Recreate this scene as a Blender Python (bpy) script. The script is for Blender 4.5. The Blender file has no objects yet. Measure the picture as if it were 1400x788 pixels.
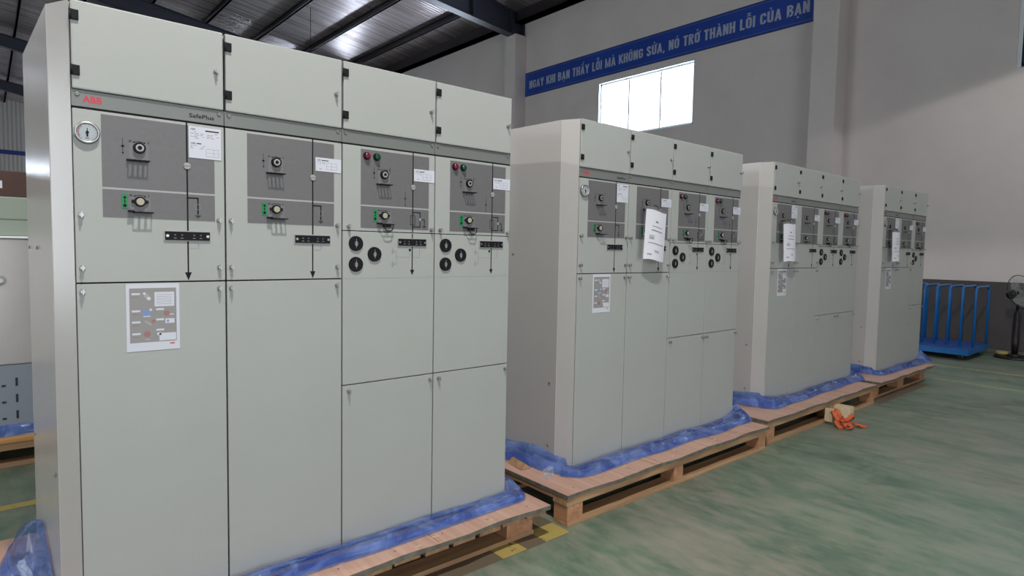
import bpy, bmesh, math, random
from mathutils import Vector, Matrix, noise
random.seed(7)
SC = bpy.context.scene
COL = SC.collection
Z0 = 0.168            # height of the cabinet bases above the floor
W = 0.42              # width of one switchgear module

# ------------------------------------------------------------------ materials
MATS = {}
def mat(name, col, rough=.5, metal=0., noise_amt=0., noise_scale=20., bump=0., bump_scale=200., spec=.5, coat=0., alpha=None, emit=None, estr=1.):
    if name in MATS: return MATS[name]
    m = bpy.data.materials.new(name); m.use_nodes = True
    nt = m.node_tree; b = nt.nodes['Principled BSDF']
    b.inputs['Base Color'].default_value = (*col, 1)
    b.inputs['Roughness'].default_value = rough
    b.inputs['Metallic'].default_value = metal
    b.inputs['Specular IOR Level'].default_value = spec
    b.inputs['Coat Weight'].default_value = coat
    if emit:
        b.inputs['Emission Color'].default_value = (*emit, 1); b.inputs['Emission Strength'].default_value = estr
    tc = nt.nodes.new('ShaderNodeTexCoord')
    if noise_amt:
        n = nt.nodes.new('ShaderNodeTexNoise'); n.inputs['Scale'].default_value = noise_scale; n.inputs['Detail'].default_value = 5
        nt.links.new(tc.outputs['Object'], n.inputs['Vector'])
        r = nt.nodes.new('ShaderNodeValToRGB')
        r.color_ramp.elements[0].position = .3; r.color_ramp.elements[1].position = .7
        r.color_ramp.elements[0].color = (*[max(0, c*(1-noise_amt)) for c in col], 1)
        r.color_ramp.elements[1].color = (*[min(1, c*(1+noise_amt)) for c in col], 1)
        nt.links.new(n.outputs['Fac'], r.inputs['Fac']); nt.links.new(r.outputs['Color'], b.inputs['Base Color'])
    if bump:
        n = nt.nodes.new('ShaderNodeTexNoise'); n.inputs['Scale'].default_value = bump_scale; n.inputs['Detail'].default_value = 3
        nt.links.new(tc.outputs['Object'], n.inputs['Vector'])
        bp = nt.nodes.new('ShaderNodeBump'); bp.inputs['Strength'].default_value = bump; bp.inputs['Distance'].default_value = .002
        nt.links.new(n.outputs['Fac'], bp.inputs['Height']); nt.links.new(bp.outputs['Normal'], b.inputs['Normal'])
    MATS[name] = m
    return m

PAINT = mat('grey textured paint', (.375, .388, .368), .48, noise_amt=.02, noise_scale=3, bump=.25, bump_scale=350)
SIDE = mat('grey side panel paint', (.44, .425, .412), .24, noise_amt=.02, noise_scale=3, bump=.12, bump_scale=300)  # base kept lighter than the fronts, putting light from the left into colour
STRIPG = mat('grey name strip', (.17, .18, .172), .4)
MIMIC = mat('dark grey mimic plate', (.138, .133, .138), .5, noise_amt=.04, noise_scale=60)
MIMICL = mat('light grey plate', (.165, .16, .165), .5)
WHITEL = mat('pale divider', (.38, .38, .38), .5)
BLACK = mat('black plastic', (.008, .008, .01), .6, spec=.2)
BLACKM = mat('matt black print', (.01, .01, .01), .7, spec=.2)
GREYP = mat('grey print', (.25, .25, .27), .6)
CHROME = mat('brushed steel', (.42, .42, .42), .38, .9)
ZINC = mat('zinc', (.30, .30, .29), .5, .5)
KNOBP = mat('pale knob plastic', (.36, .35, .34), .4)
KNOBY = mat('cream shaft', (.40, .36, .26), .4)
REDL = mat('red lens', (.17, .008, .03), .15, coat=.5)
GREENL = mat('green lens', (.006, .055, .035), .15, coat=.5)
REDP = mat('red print', (.55, .03, .05), .5)
REDF = mat('faded red print', (.33, .15, .15), .5)
REDD = mat('faint red dial mark', (.34, .12, .14), .5)
BLUEP = mat('blue print', (.17, .27, .48), .5)
GREENT = mat('green label', (.0, .21, .06), .5)
PAPER = mat('white paper', (.60, .61, .68), .55)
PAPERW = mat('bright white paper', (.74, .74, .80), .55)
PRINT = mat('grey ink', (.22, .22, .24), .6)
PAPERG = mat('printed grey', (.27, .26, .26), .55)
DIAL = mat('gauge dial', (.36, .40, .42), .4)
BLUEM = mat('blue steel paint', (.01, .14, .42), .35)
BLUED = mat('blue deck paint', (.02, .09, .38), .45, noise_amt=.3, noise_scale=8)
DARKP = mat('dark plastic', (.012, .010, .013), .4)
RUBBER = mat('rubber', (.02, .02, .02), .7)
STEELD = mat('dark roof steel', (.03, .024, .028), .5, noise_amt=.2, noise_scale=2)
RAFT = mat('rafter paint', (.035, .038, .055), .45)
STRAP = mat('orange strap', (.62, .11, .03), .6)
WOODW = mat('pale wood block', (.62, .5, .33), .6, noise_amt=.08, noise_scale=40)
CARD = mat('brown cardboard', (.07, .032, .024), .7, noise_amt=.12, noise_scale=6)
PALEG = mat('pale green paint', (.26, .31, .26), .5)
TANK = mat('satin steel panel', (.38, .36, .35), .32, .35, noise_amt=.05, noise_scale=4)
SLATE = mat('slate blue steel', (.19, .22, .27), .45)
YTAPE = mat('yellow tape', (.42, .34, .12), .5)
BANB = mat('banner blue', (.012, .055, .34), .35, noise_amt=.12, noise_scale=1.2)
BANT = mat('banner lettering', (.38, .43, .55), .5)
BANE = mat('banner edge line', (.15, .22, .45), .5)
WFRAME = mat('white window frame', (.75, .78, .8), .3)
CFRAME = mat('blue window frame', (.02, .08, .3), .3)
CLAMP = mat('lamp enamel', (.5, .5, .5), .4)
BULB = mat('lamp bulb', (1, 1, 1), .4, emit=(1, .97, .92), estr=6.)

def node_mat(name):
    m = bpy.data.materials.new(name); m.use_nodes = True; MATS[name] = m
    nt = m.node_tree
    return m, nt, nt.nodes['Principled BSDF'], nt.nodes.new('ShaderNodeTexCoord')
def N(nt, t, **kw):
    n = nt.nodes.new(t)
    for k, v in kw.items():
        if k in n.inputs: n.inputs[k].default_value = v
        else: setattr(n, k, v)
    return n
def mapping(nt, tc, scale, rot=(0, 0, 0), out='Object'):
    mp = nt.nodes.new('ShaderNodeMapping'); mp.inputs['Scale'].default_value = scale; mp.inputs['Rotation'].default_value = rot
    nt.links.new(tc.outputs[out], mp.inputs['Vector']); return mp
def ramp(nt, src, els):
    r = nt.nodes.new('ShaderNodeValToRGB')
    while len(r.color_ramp.elements) < len(els): r.color_ramp.elements.new(.5)
    for e, (p, c) in zip(r.color_ramp.elements, els): e.position = p; e.color = (*c, 1)
    nt.links.new(src, r.inputs['Fac']); return r

def wood(name, c0, c1, axis, rough=.6):
    m, nt, b, tc = node_mat(name)
    sc = [30, 30, 30]; sc[axis] = 1.6
    mp = mapping(nt, tc, sc)
    n = N(nt, 'ShaderNodeTexNoise', Scale=1.0, Detail=6., Distortion=.6); nt.links.new(mp.outputs[0], n.inputs['Vector'])
    r = ramp(nt, n.outputs['Fac'], [(.3, c0), (.7, c1)]); nt.links.new(r.outputs[0], b.inputs['Base Color'])
    b.inputs['Roughness'].default_value = rough
    bp = N(nt, 'ShaderNodeBump', Strength=.3, Distance=.003); nt.links.new(n.outputs['Fac'], bp.inputs['Height']); nt.links.new(bp.outputs[0], b.inputs['Normal'])
    return m
WOODX = wood('pine along the row', (.30, .17, .085), (.50, .31, .17), 0)
WOODY = wood('pine across the row', (.27, .14, .07), (.44, .26, .14), 1)
WOODZ = wood('pine block', (.34, .16, .08), (.52, .28, .15), 1)
PLY = wood('plywood face', (.47, .27, .20), (.62, .40, .31), 1, .55)
PLYE = mat('plywood edge', (.135, .125, .10), .7, noise_amt=.35, noise_scale=25)
WOODO = wood('orange pine', (.45, .22, .06), (.62, .33, .11), 0)

def floor_mat():
    m, nt, b, tc = node_mat('worn green epoxy floor')
    mp = mapping(nt, tc, (2.0, .8, 1))
    n1 = N(nt, 'ShaderNodeTexNoise', Scale=1.4, Detail=9., Roughness=.62, Distortion=.5); nt.links.new(mp.outputs[0], n1.inputs['Vector'])
    mp2 = mapping(nt, tc, (12, 4.5, 1), (0, 0, .12))
    n2 = N(nt, 'ShaderNodeTexNoise', Scale=1.2, Detail=7., Roughness=.6); nt.links.new(mp2.outputs[0], n2.inputs['Vector'])
    mp3 = mapping(nt, tc, (.5, .3, 1))
    n3 = N(nt, 'ShaderNodeTexNoise', Scale=1.2, Detail=6., Roughness=.7); nt.links.new(mp3.outputs[0], n3.inputs['Vector'])
    mx = N(nt, 'ShaderNodeMath', operation='MULTIPLY_ADD'); mx.inputs[1].default_value = .5
    h = N(nt, 'ShaderNodeMath', operation='MULTIPLY'); h.inputs[1].default_value = .5
    nt.links.new(n1.outputs['Fac'], h.inputs[0]); nt.links.new(n2.outputs['Fac'], mx.inputs[0]); nt.links.new(h.outputs[0], mx.inputs[2])
    r = ramp(nt, mx.outputs[0], [(.37, (.10, .155, .115)), (.45, (.155, .20, .15)), (.52, (.215, .235, .185)), (.62, (.275, .27, .225))])
    r3 = ramp(nt, n3.outputs['Fac'], [(.35, (.80, 1.0, .90)), (.65, (1.0, .97, .95))])
    mm = N(nt, 'ShaderNodeMix', data_type='RGBA', blend_type='MULTIPLY'); mm.inputs[0].default_value = 1
    nt.links.new(r.outputs[0], mm.inputs[6]); nt.links.new(r3.outputs[0], mm.inputs[7])
    n4 = N(nt, 'ShaderNodeTexNoise', Scale=1.7, Detail=7., Roughness=.68, Distortion=.8); nt.links.new(mapping(nt, tc, (1.0, .7, 1), (0, 0, .3)).outputs[0], n4.inputs['Vector'])
    r4 = ramp(nt, n4.outputs['Fac'], [(.34, (.60, .62, .60)), (.46, (1, 1, 1))])
    m5 = N(nt, 'ShaderNodeMix', data_type='RGBA', blend_type='MULTIPLY'); m5.inputs[0].default_value = .8
    nt.links.new(mm.outputs[2], m5.inputs[6]); nt.links.new(r4.outputs[0], m5.inputs[7])
    nt.links.new(m5.outputs[2], b.inputs['Base Color'])
    rr = ramp(nt, n2.outputs['Fac'], [(.3, (.42,)*3), (.7, (.62,)*3)]); nt.links.new(rr.outputs[0], b.inputs['Roughness'])
    b.inputs['Specular IOR Level'].default_value = .4
    return m
FLOOR = floor_mat()

def wall_mat(name, c, amt=.05):
    m, nt, b, tc = node_mat(name)
    n = N(nt, 'ShaderNodeTexNoise', Scale=.9, Detail=8., Roughness=.65); nt.links.new(tc.outputs['Object'], n.inputs['Vector'])
    r = ramp(nt, n.outputs['Fac'], [(.3, tuple(x*(1-amt) for x in c)), (.7, tuple(x*(1+amt) for x in c))]); nt.links.new(r.outputs[0], b.inputs['Base Color'])
    b.inputs['Roughness'].default_value = .85
    n2 = N(nt, 'ShaderNodeTexNoise', Scale=35., Detail=4.); nt.links.new(tc.outputs['Object'], n2.inputs['Vector'])
    bp = N(nt, 'ShaderNodeBump', Strength=.2, Distance=.004); nt.links.new(n2.outputs['Fac'], bp.inputs['Height']); nt.links.new(bp.outputs[0], b.inputs['Normal'])
    return m
WALL = wall_mat('painted plaster wall', (.68, .625, .61))
DADO = wall_mat('dark painted dado', (.085, .075, .078), .15)

def roof_mat():
    m, nt, b, tc = node_mat('foil faced roof sheet')
    mp = mapping(nt, tc, (1, 1, 1))
    w = N(nt, 'ShaderNodeTexWave', Scale=2.6, Distortion=.4, Detail=2.); w.bands_direction = 'Y'
    nt.links.new(mp.outputs[0], w.inputs['Vector'])
    mp2 = mapping(nt, tc, (.3, 9, 1))
    n = N(nt, 'ShaderNodeTexNoise', Scale=1.0, Detail=6., Roughness=.65); nt.links.new(mp2.outputs[0], n.inputs['Vector'])
    r = ramp(nt, n.outputs['Fac'], [(.35, (.36, .27, .265)), (.65, (.72, .64, .67))]); nt.links.new(r.outputs[0], b.inputs['Base Color'])
    b.inputs['Metallic'].default_value = .6; b.inputs['Roughness'].default_value = .27
    ad = N(nt, 'ShaderNodeMath', operation='MULTIPLY_ADD'); ad.inputs[1].default_value = .5
    nt.links.new(w.outputs['Fac'], ad.inputs[0]); nt.links.new(n.outputs['Fac'], ad.inputs[2])
    bp = N(nt, 'ShaderNodeBump', Strength=.45, Distance=.02); nt.links.new(ad.outputs[0], bp.inputs['Height']); nt.links.new(bp.outputs[0], b.inputs['Normal'])
    return m
ROOF = roof_mat()

def cladding_mat():
    m, nt, b, tc = node_mat('ribbed wall cladding')
    w = N(nt, 'ShaderNodeTexWave', Scale=1.6); w.bands_direction = 'X'; nt.links.new(tc.outputs['Object'], w.inputs['Vector'])
    b.inputs['Base Color'].default_value = (.5, .45, .42, 1); b.inputs['Roughness'].default_value = .6
    bp = N(nt, 'ShaderNodeBump', Strength=.5, Distance=.03); nt.links.new(w.outputs['Fac'], bp.inputs['Height']); nt.links.new(bp.outputs[0], b.inputs['Normal'])
    return m
CLAD = cladding_mat()

def film_mat():
    m, nt, b, tc = node_mat('blue polythene film')
    out = nt.nodes['Material Output']
    n = N(nt, 'ShaderNodeTexNoise', Scale=7., Detail=4., Distortion=1.2); nt.links.new(tc.outputs['Object'], n.inputs['Vector'])
    r = ramp(nt, n.outputs['Fac'], [(.35, (.09, .21, .64)), (.65, (.33, .47, .86))]); nt.links.new(r.outputs[0], b.inputs['Base Color'])
    b.inputs['Roughness'].default_value = .1; b.inputs['Coat Weight'].default_value = 1.; b.inputs['Coat Roughness'].default_value = .06
    n2 = N(nt, 'ShaderNodeTexNoise', Scale=2.2, Detail=4., Distortion=1.2); nt.links.new(mapping(nt, tc, (3, 6, 26)).outputs[0], n2.inputs['Vector'])
    bp = N(nt, 'ShaderNodeBump', Strength=1., Distance=.02); nt.links.new(n2.outputs['Fac'], bp.inputs['Height']); nt.links.new(bp.outputs[0], b.inputs['Normal'])
    tr = N(nt, 'ShaderNodeBsdfTransparent', Color=(.52, .64, .97, 1))
    tl = N(nt, 'ShaderNodeBsdfTranslucent', Color=(.2, .38, .95, 1))
    m1 = N(nt, 'ShaderNodeMixShader', Fac=.3); nt.links.new(b.outputs[0], m1.inputs[1]); nt.links.new(tl.outputs[0], m1.inputs[2])
    rf = ramp(nt, n.outputs['Fac'], [(.32, (.78,)*3), (.68, (.38,)*3)])
    m2 = N(nt, 'ShaderNodeMixShader'); nt.links.new(rf.outputs[0], m2.inputs[0]); nt.links.new(m1.outputs[0], m2.inputs[1]); nt.links.new(tr.outputs[0], m2.inputs[2])
    nt.links.new(m2.outputs[0], out.inputs['Surface'])
    return m
FILM = film_mat()

def clear_mat(name, tint, amount):
    m, nt, b, tc = node_mat(name); out = nt.nodes['Material Output']
    b.inputs['Base Color'].default_value = (.8, .85, .85, 1); b.inputs['Roughness'].default_value = .08
    tr = N(nt, 'ShaderNodeBsdfTransparent', Color=(*tint, 1))
    mx = N(nt, 'ShaderNodeMixShader', Fac=amount); nt.links.new(b.outputs[0], mx.inputs[1]); nt.links.new(tr.outputs[0], mx.inputs[2])
    nt.links.new(mx.outputs[0], out.inputs['Surface']); return m
CLEAR = clear_mat('clear plastic', (.97, .98, 1), .86)
GLASS = clear_mat('window glass', (.97, .98, 1), .93)
GUARD = clear_mat('fan blade plastic', (.75, .78, .8), .78)

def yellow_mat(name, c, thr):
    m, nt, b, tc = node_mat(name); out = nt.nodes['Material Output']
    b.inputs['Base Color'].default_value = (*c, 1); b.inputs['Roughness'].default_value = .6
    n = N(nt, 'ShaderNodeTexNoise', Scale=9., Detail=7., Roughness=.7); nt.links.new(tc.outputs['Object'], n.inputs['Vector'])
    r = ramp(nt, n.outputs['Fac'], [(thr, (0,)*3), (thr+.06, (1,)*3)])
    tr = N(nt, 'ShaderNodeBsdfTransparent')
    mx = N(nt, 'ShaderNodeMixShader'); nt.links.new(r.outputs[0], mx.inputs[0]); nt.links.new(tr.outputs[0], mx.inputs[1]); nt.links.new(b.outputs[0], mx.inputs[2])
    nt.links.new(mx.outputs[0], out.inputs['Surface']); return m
YLINE = yellow_mat('worn yellow floor paint', (.44, .34, .10), .34)
BROWNL = yellow_mat('patchy brown floor strip', (.15, .115, .075), .30)
YPALE = yellow_mat('faded yellow floor paint', (.33, .31, .17), .36)

# ------------------------------------------------------------------ mesh builder
class MB:
    def __init__(s): s.v = []; s.f = []; s.mi = []; s.mats = []; s.sm = []
    def m(s, mt):
        if mt not in s.mats: s.mats.append(mt)
        return s.mats.index(mt)
    def face(s, pts, mt, smooth=False):
        i = len(s.v); s.v += [tuple(p) for p in pts]; s.f.append(tuple(range(i, i+len(pts)))); s.mi.append(s.m(mt)); s.sm.append(smooth)
    def add(s, vs, fs, mt, smooth=False):
        i = len(s.v); s.v += [tuple(p) for p in vs]
        for f in fs: s.f.append(tuple(i+k for k in f)); s.mi.append(s.m(mt)); s.sm.append(smooth)
    def box(s, x0, x1, y0, y1, z0, z1, mt, ch=0.):
        x0, x1 = min(x0, x1), max(x0, x1); y0, y1 = min(y0, y1), max(y0, y1); z0, z1 = min(z0, z1), max(z0, z1)
        if ch <= 0:
            vs = [(x, y, z) for z in (z0, z1) for y in (y0, y1) for x in (x0, x1)]
            s.add(vs, [(0, 2, 3, 1), (4, 5, 7, 6), (0, 1, 5, 4), (2, 6, 7, 3), (0, 4, 6, 2), (1, 3, 7, 5)], mt); return
        bm = bmesh.new(); bmesh.ops.create_cube(bm, size=1)
        for v in bm.verts: v.co = Vector(((x0+x1)/2+v.co.x*(x1-x0), (y0+y1)/2+v.co.y*(y1-y0), (z0+z1)/2+v.co.z*(z1-z0)))
        bmesh.ops.bevel(bm, geom=bm.edges[:], offset=ch, segments=2, affect='EDGES', profile=.6)
        s.bm(bm, mt); bm.free()
    def bm(s, bm, mt, smooth=False):
        bm.verts.index_update(); s.add([v.co[:] for v in bm.verts], [tuple(v.index for v in f.verts) for f in bm.faces], mt, smooth)
    def prism(s, poly, axis, a, b, mt, smooth=False):
        # poly in the two other axes, extruded along axis from a to b
        def P(p, t): q = list(p); q.insert(axis, t); return tuple(q)
        n = len(poly); vs = [P(p, a) for p in poly]+[P(p, b) for p in poly]
        area = sum(poly[i][0]*poly[(i+1) % n][1]-poly[(i+1) % n][0]*poly[i][1] for i in range(n))
        fl = (area > 0) != (axis == 1)
        if b < a: fl = not fl
        fs = [tuple(range(n-1, -1, -1)), tuple(range(n, 2*n))]+[(i, (i+1) % n, n+(i+1) % n, n+i) for i in range(n)]
        if not fl: fs = [tuple(reversed(f)) for f in fs]
        s.add(vs, fs, mt, smooth)
    def cyl(s, p0, p1, r0, mt, r1=None, n=16, smooth=True, caps=True):
        r1 = r0 if r1 is None else r1
        p0, p1 = Vector(p0), Vector(p1); d = (p1-p0).normalized()
        u = d.orthogonal().normalized(); w = d.cross(u)
        vs = []
        for p, r in ((p0, r0), (p1, r1)):
            for k in range(n):
                a = 2*math.pi*k/n; vs.append(p+u*math.cos(a)*r+w*math.sin(a)*r)
        s.add(vs, [(k, (k+1) % n, n+(k+1) % n, n+k) for k in range(n)], mt, smooth)
        if caps: s.add(vs, [tuple(range(n-1, -1, -1)), tuple(range(n, 2*n))], mt)
    def tube(s, pts, r, mt, n=10, flat=None):
        pts = [Vector(p) for p in pts]; vs = []; prev = None
        for i, p in enumerate(pts):
            d = (pts[min(i+1, len(pts)-1)]-pts[max(i-1, 0)]).normalized()
            if prev is None: u = d.orthogonal().normalized()
            else:
                u = prev-d*prev.dot(d); u = u.normalized() if u.length > 1e-6 else d.orthogonal().normalized()
            prev = u; w = d.cross(u)
            ru, rw = (r, r) if flat is None else (flat, r)
            for k in range(n):
                a = 2*math.pi*k/n; vs.append(p+u*math.cos(a)*ru+w*math.sin(a)*rw)
        fs = [(i*n+k, i*n+(k+1) % n, (i+1)*n+(k+1) % n, (i+1)*n+k) for i in range(len(pts)-1) for k in range(n)]
        fs += [tuple(range(n-1, -1, -1)), tuple(range((len(pts)-1)*n, len(pts)*n))]
        s.add(vs, fs, mt, True)
    def torus(s, c, R, r, mt, axis='y', n=32, k=8):
        vs = []
        for i in range(n):
            a = 2*math.pi*i/n
            for j in range(k):
                b = 2*math.pi*j/k; q = R+r*math.cos(b); h = r*math.sin(b)
                if axis == 'y': vs.append((c[0]+q*math.cos(a), c[1]+h, c[2]+q*math.sin(a)))
                elif axis == 'x': vs.append((c[0]+h, c[1]+q*math.cos(a), c[2]+q*math.sin(a)))
                else: vs.append((c[0]+q*math.cos(a), c[1]+q*math.sin(a), c[2]+h))
        s.add(vs, [(i*k+j, ((i+1) % n)*k+j, ((i+1) % n)*k+(j+1) % k, i*k+(j+1) % k) for i in range(n) for j in range(k)], mt, True)
    # flat printed shapes on a front face (facing -Y) with a hair of thickness
    def rect(s, x0, x1, z0, z1, y, mt, t=.0006): s.box(x0, x1, y-t, y, z0, z1, mt)
    def ring(s, x, z, r0, r1, y, mt, a0=0, a1=360, n=24, t=.0006):
        for k in range(n):
            a = math.radians(a0+(a1-a0)*k/n); b = math.radians(a0+(a1-a0)*(k+1)/n)
            s.face([(x+r0*math.cos(a), y-t, z+r0*math.sin(a)), (x+r1*math.cos(a), y-t, z+r1*math.sin(a)), (x+r1*math.cos(b), y-t, z+r1*math.sin(b)), (x+r0*math.cos(b), y-t, z+r0*math.sin(b))], mt)
    def disc(s, x, z, r, y, mt, t=.0008, n=20):
        s.cyl((x, y, z), (x, y-t, z), r, mt, n=n, smooth=False)
    def tri(s, pts, y, mt, t=.0008): s.prism(pts, 1, y, y-t, mt)
    def build(s, name, parent=None, recalc=True):
        me = bpy.data.meshes.new(name); me.from_pydata(s.v, [], s.f)
        for m_ in s.mats: me.materials.append(m_)
        for p, a, b in zip(me.polygons, s.mi, s.sm): p.material_index = a; p.use_smooth = b
        if recalc:
            bm = bmesh.new(); bm.from_mesh(me); bmesh.ops.remove_doubles(bm, verts=bm.verts, dist=1e-6)
            bmesh.ops.recalc_face_normals(bm, faces=bm.faces); bm.to_mesh(me); bm.free()
        me.update()
        return link(name, me, parent)
def link(name, me, parent=None, loc=None):
    o = bpy.data.objects.new(name, me); COL.objects.link(o)
    if parent: o.parent = parent
    if loc is not None: o.location = loc
    return o
def thing(name, label, cat, loc=(0, 0, 0), rz=0., group=None):
    o = bpy.data.objects.new(name, None); COL.objects.link(o); o.empty_display_size = .1
    o.location = loc; o.rotation_euler = (0, 0, rz)
    return tag(o, label, cat, group)
def tag(o, label, cat, group=None):
    o['label'] = label; o['category'] = cat
    if group: o['group'] = group
    return o
def struct(o, label=None):
    o['kind'] = 'structure'
    if label: o['label'] = label
    return o
def text_mb(mb, body, x0, x1, z0, z1, y, mt, bold=0., face_x=False, thick=.001):
    """lettering fitted in a rectangle; in the XZ plane facing -Y (or, face_x, in the YZ plane facing -X, x0 = left end)"""
    c = bpy.data.curves.new('lettering', 'FONT'); c.body = body; c.offset = bold; c.resolution_u = 3
    o = bpy.data.objects.new('lettering', c); COL.objects.link(o)
    dg = bpy.context.evaluated_depsgraph_get()
    me = bpy.data.meshes.new_from_object(o.evaluated_get(dg))
    xs = [v.co.x for v in me.vertices]; ys = [v.co.y for v in me.vertices]
    a, b = min(xs), max(xs); lo, hi = 0., .686 + 2*bold
    vs = []
    for v in me.vertices:
        u = x0+(x1-x0)*(v.co.x-a)/(b-a); w = z0+(z1-z0)*(v.co.y+bold-lo)/(hi-lo)
        vs.append((y, u, w) if face_x else (u, y, w))
    mb.add(vs, [tuple(p.vertices) for p in me.polygons], mt)
    bpy.data.objects.remove(o); bpy.data.curves.remove(c); bpy.data.meshes.remove(me)

def signwriter(parent, text, u0, u1, z0, h, x, mt):
    """narrow bold sign capitals with Vietnamese marks, written along Y (u0 = left end) on a wall facing -X"""
    import unicodedata
    T = .19; quads = []
    def strip(pts, closed=False, t=T):
        n = len(pts); L = []
        for i, (px, pz) in enumerate(pts):
            a = pts[i-1] if (i or closed) else pts[i]; c = pts[(i+1) % n] if (i < n-1 or closed) else pts[i]
            d1 = Vector((px-a[0], pz-a[1])); d2 = Vector((c[0]-px, c[1]-pz))
            if d1.length < 1e-9: d1 = d2
            if d2.length < 1e-9: d2 = d1
            n1 = Vector((-d1.y, d1.x)).normalized(); n2 = Vector((-d2.y, d2.x)).normalized(); m_ = (n1+n2)
            m_ = m_.normalized() if m_.length > 1e-6 else n1
            k = t/2/max(.45, m_.dot(n1)); L.append(((px+m_.x*k, pz+m_.y*k), (px-m_.x*k, pz-m_.y*k)))
        for i in range(n if closed else n-1): a, c = L[i], L[(i+1) % n]; quads.append([a[0], c[0], c[1], a[1]])
    def arc(cx, cz, rx, rz, a0, a1, n=8): return [(cx+rx*math.cos(math.radians(a0+(a1-a0)*k/n)), cz+rz*math.sin(math.radians(a0+(a1-a0)*k/n))) for k in range(n+1)]
    h2 = T/2
    def V(x_): strip([(x_, 0), (x_, 1)])
    def ring(w): strip(arc(w-.16-h2+.0, 1-h2-.16, .16, .16, 0, 90, 5)+arc(.16+h2, 1-h2-.16, .16, .16, 90, 180, 5)+arc(.16+h2, h2+.16, .16, .16, 180, 270, 5)+arc(w-.16-h2, h2+.16, .16, .16, 270, 360, 5), True)
    def glyph(ch, o):
        w = {'I': T, 'M': .68, 'A': .54, 'Y': .54, 'L': .42, 'T': .46, ',': .2, ' ': .24}.get(ch, .5)
        st = len(quads)
        if ch == 'I': V(h2)
        elif ch == 'L': V(h2); strip([(0, h2*.9), (w, h2*.9)], t=T*.9)
        elif ch == 'T': V(w/2); strip([(0, 1-h2*.9), (w, 1-h2*.9)], t=T*.9)
        elif ch == 'H': V(h2); V(w-h2); strip([(0, .5), (w, .5)], t=.16)
        elif ch == 'N': V(h2); V(w-h2); strip([(h2, 1-.02), (w-h2, .02)], t=.17)
        elif ch == 'M': V(h2); V(w-h2); strip([(h2, .98), (w/2, .12), (w-h2, .98)], t=.15)
        elif ch == 'K': V(h2); strip([(h2, .36), (w-.05, 1)], t=.17); strip([(.22, .56), (w-.03, 0)], t=.17)
        elif ch == 'A': strip([(.08, 0), (w/2, .97)], t=.17); strip([(w/2, .97), (w-.08, 0)], t=.17); strip([(.12, .26), (w-.12, .26)], t=.13)
        elif ch == 'Y': strip([(.07, 1), (w/2, .46)], t=.17); strip([(w-.07, 1), (w/2, .46)], t=.17); strip([(w/2, 0), (w/2, .5)])
        elif ch == 'O': ring(w)
        elif ch == 'U': strip([(h2, 1)]+arc(.16+h2, h2+.16, .16, .16, 180, 270, 5)+arc(w-.16-h2, h2+.16, .16, .16, 270, 360, 5)+[(w-h2, 1)])
        elif ch in 'CG':
            strip([(w-h2, .68)]+arc(w-.16-h2, 1-h2-.16, .16, .16, 0, 90, 5)+arc(.16+h2, 1-h2-.16, .16, .16, 90, 180, 5)+arc(.16+h2, h2+.16, .16, .16, 180, 270, 5)+arc(w-.16-h2, h2+.16, .16, .16, 270, 360, 5)+[(w-h2, .34 if ch == 'C' else .5)])
            if ch == 'G': strip([(w*.52, .47), (w, .47)], t=.13)
        elif ch == 'S':
            strip([(w-h2, .72)]+arc(w-.15-h2, 1-h2-.15, .15, .15, 0, 90, 5)+arc(.15+h2, 1-h2-.15, .15, .15, 90, 200, 6)+[(w/2, .52)]+arc(w-.15-h2, h2+.17, .15, .17, 25, -90, 6)+arc(.15+h2, h2+.17, .15, .17, 270, 180, 5)+[(h2, .3)])
        elif ch in 'BR':
            V(h2); strip([(h2, 1-h2*.85)]+arc(w-.17-h2, .755, .17, .165, 90, -90, 8)+[(h2, .52)], t=.16)
            if ch == 'B': strip([(h2, .52)]+arc(w-.17-h2+.01, .3, .18, .215, 90, -90, 8)+[(h2, h2*.85)], t=.16)
            else: strip([(w*.5, .52), (w-.09, 0)], t=.17)
        elif ch == ',': strip([(.1, .16), (.1, .0), (.05, -.13)], t=.13)
        return w
    x_ = 0.; GAP = .085; words = [[]]; 
    for c in text:
        if c == ' ': words.append([])
        dec = unicodedata.normalize('NFD', c); st = len(quads); w = glyph(dec[0], 0); cx = w/2; top = 1.07
        if '\u0302' in dec: strip([(cx-.15, top), (cx, top+.13), (cx+.15, top)], t=.08); top += .2
        for mk in dec[1:]:
            if mk == '\u0301': strip([(cx-.03+(.08 if top > 1.1 else 0), top), (cx+.10+(.08 if top > 1.1 else 0), top+.16)], t=.09)
            elif mk == '\u0300': strip([(cx+.04, top), (cx-.10, top+.16)], t=.09)
            elif mk == '\u0303': strip([(cx-.16, top), (cx-.08, top+.09), (cx+.06, top+.02), (cx+.15, top+.11)], t=.08)
            elif mk == '\u0309': strip(arc(cx, top+.14, .07, .06, 170, -60, 7)+[(cx, top+.03), (cx, top-.01)], t=.065)
            elif mk == '\u0323': quads.append([(cx-.07, -.27), (cx+.07, -.27), (cx+.07, -.13), (cx-.07, -.13)])
            elif mk == '\u031b': strip([(w-.08, .93), (w+.03, .97), (w+.07, 1.08)], t=.09)
        for i in range(st, len(quads)): quads[i] = [(a+x_, e) for a, e in quads[i]]; words[-1].append(i)
        x_ += w+GAP
    tot = x_-GAP; sc = (u1-u0)/tot
    for ids in words:
        mb = MB()
        for k in ids: mb.face([(x-.00002*(k % 5), u0+a*sc, z0+e*h) for a, e in quads[k]], mt)
        mb.build('lettering', parent)

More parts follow.
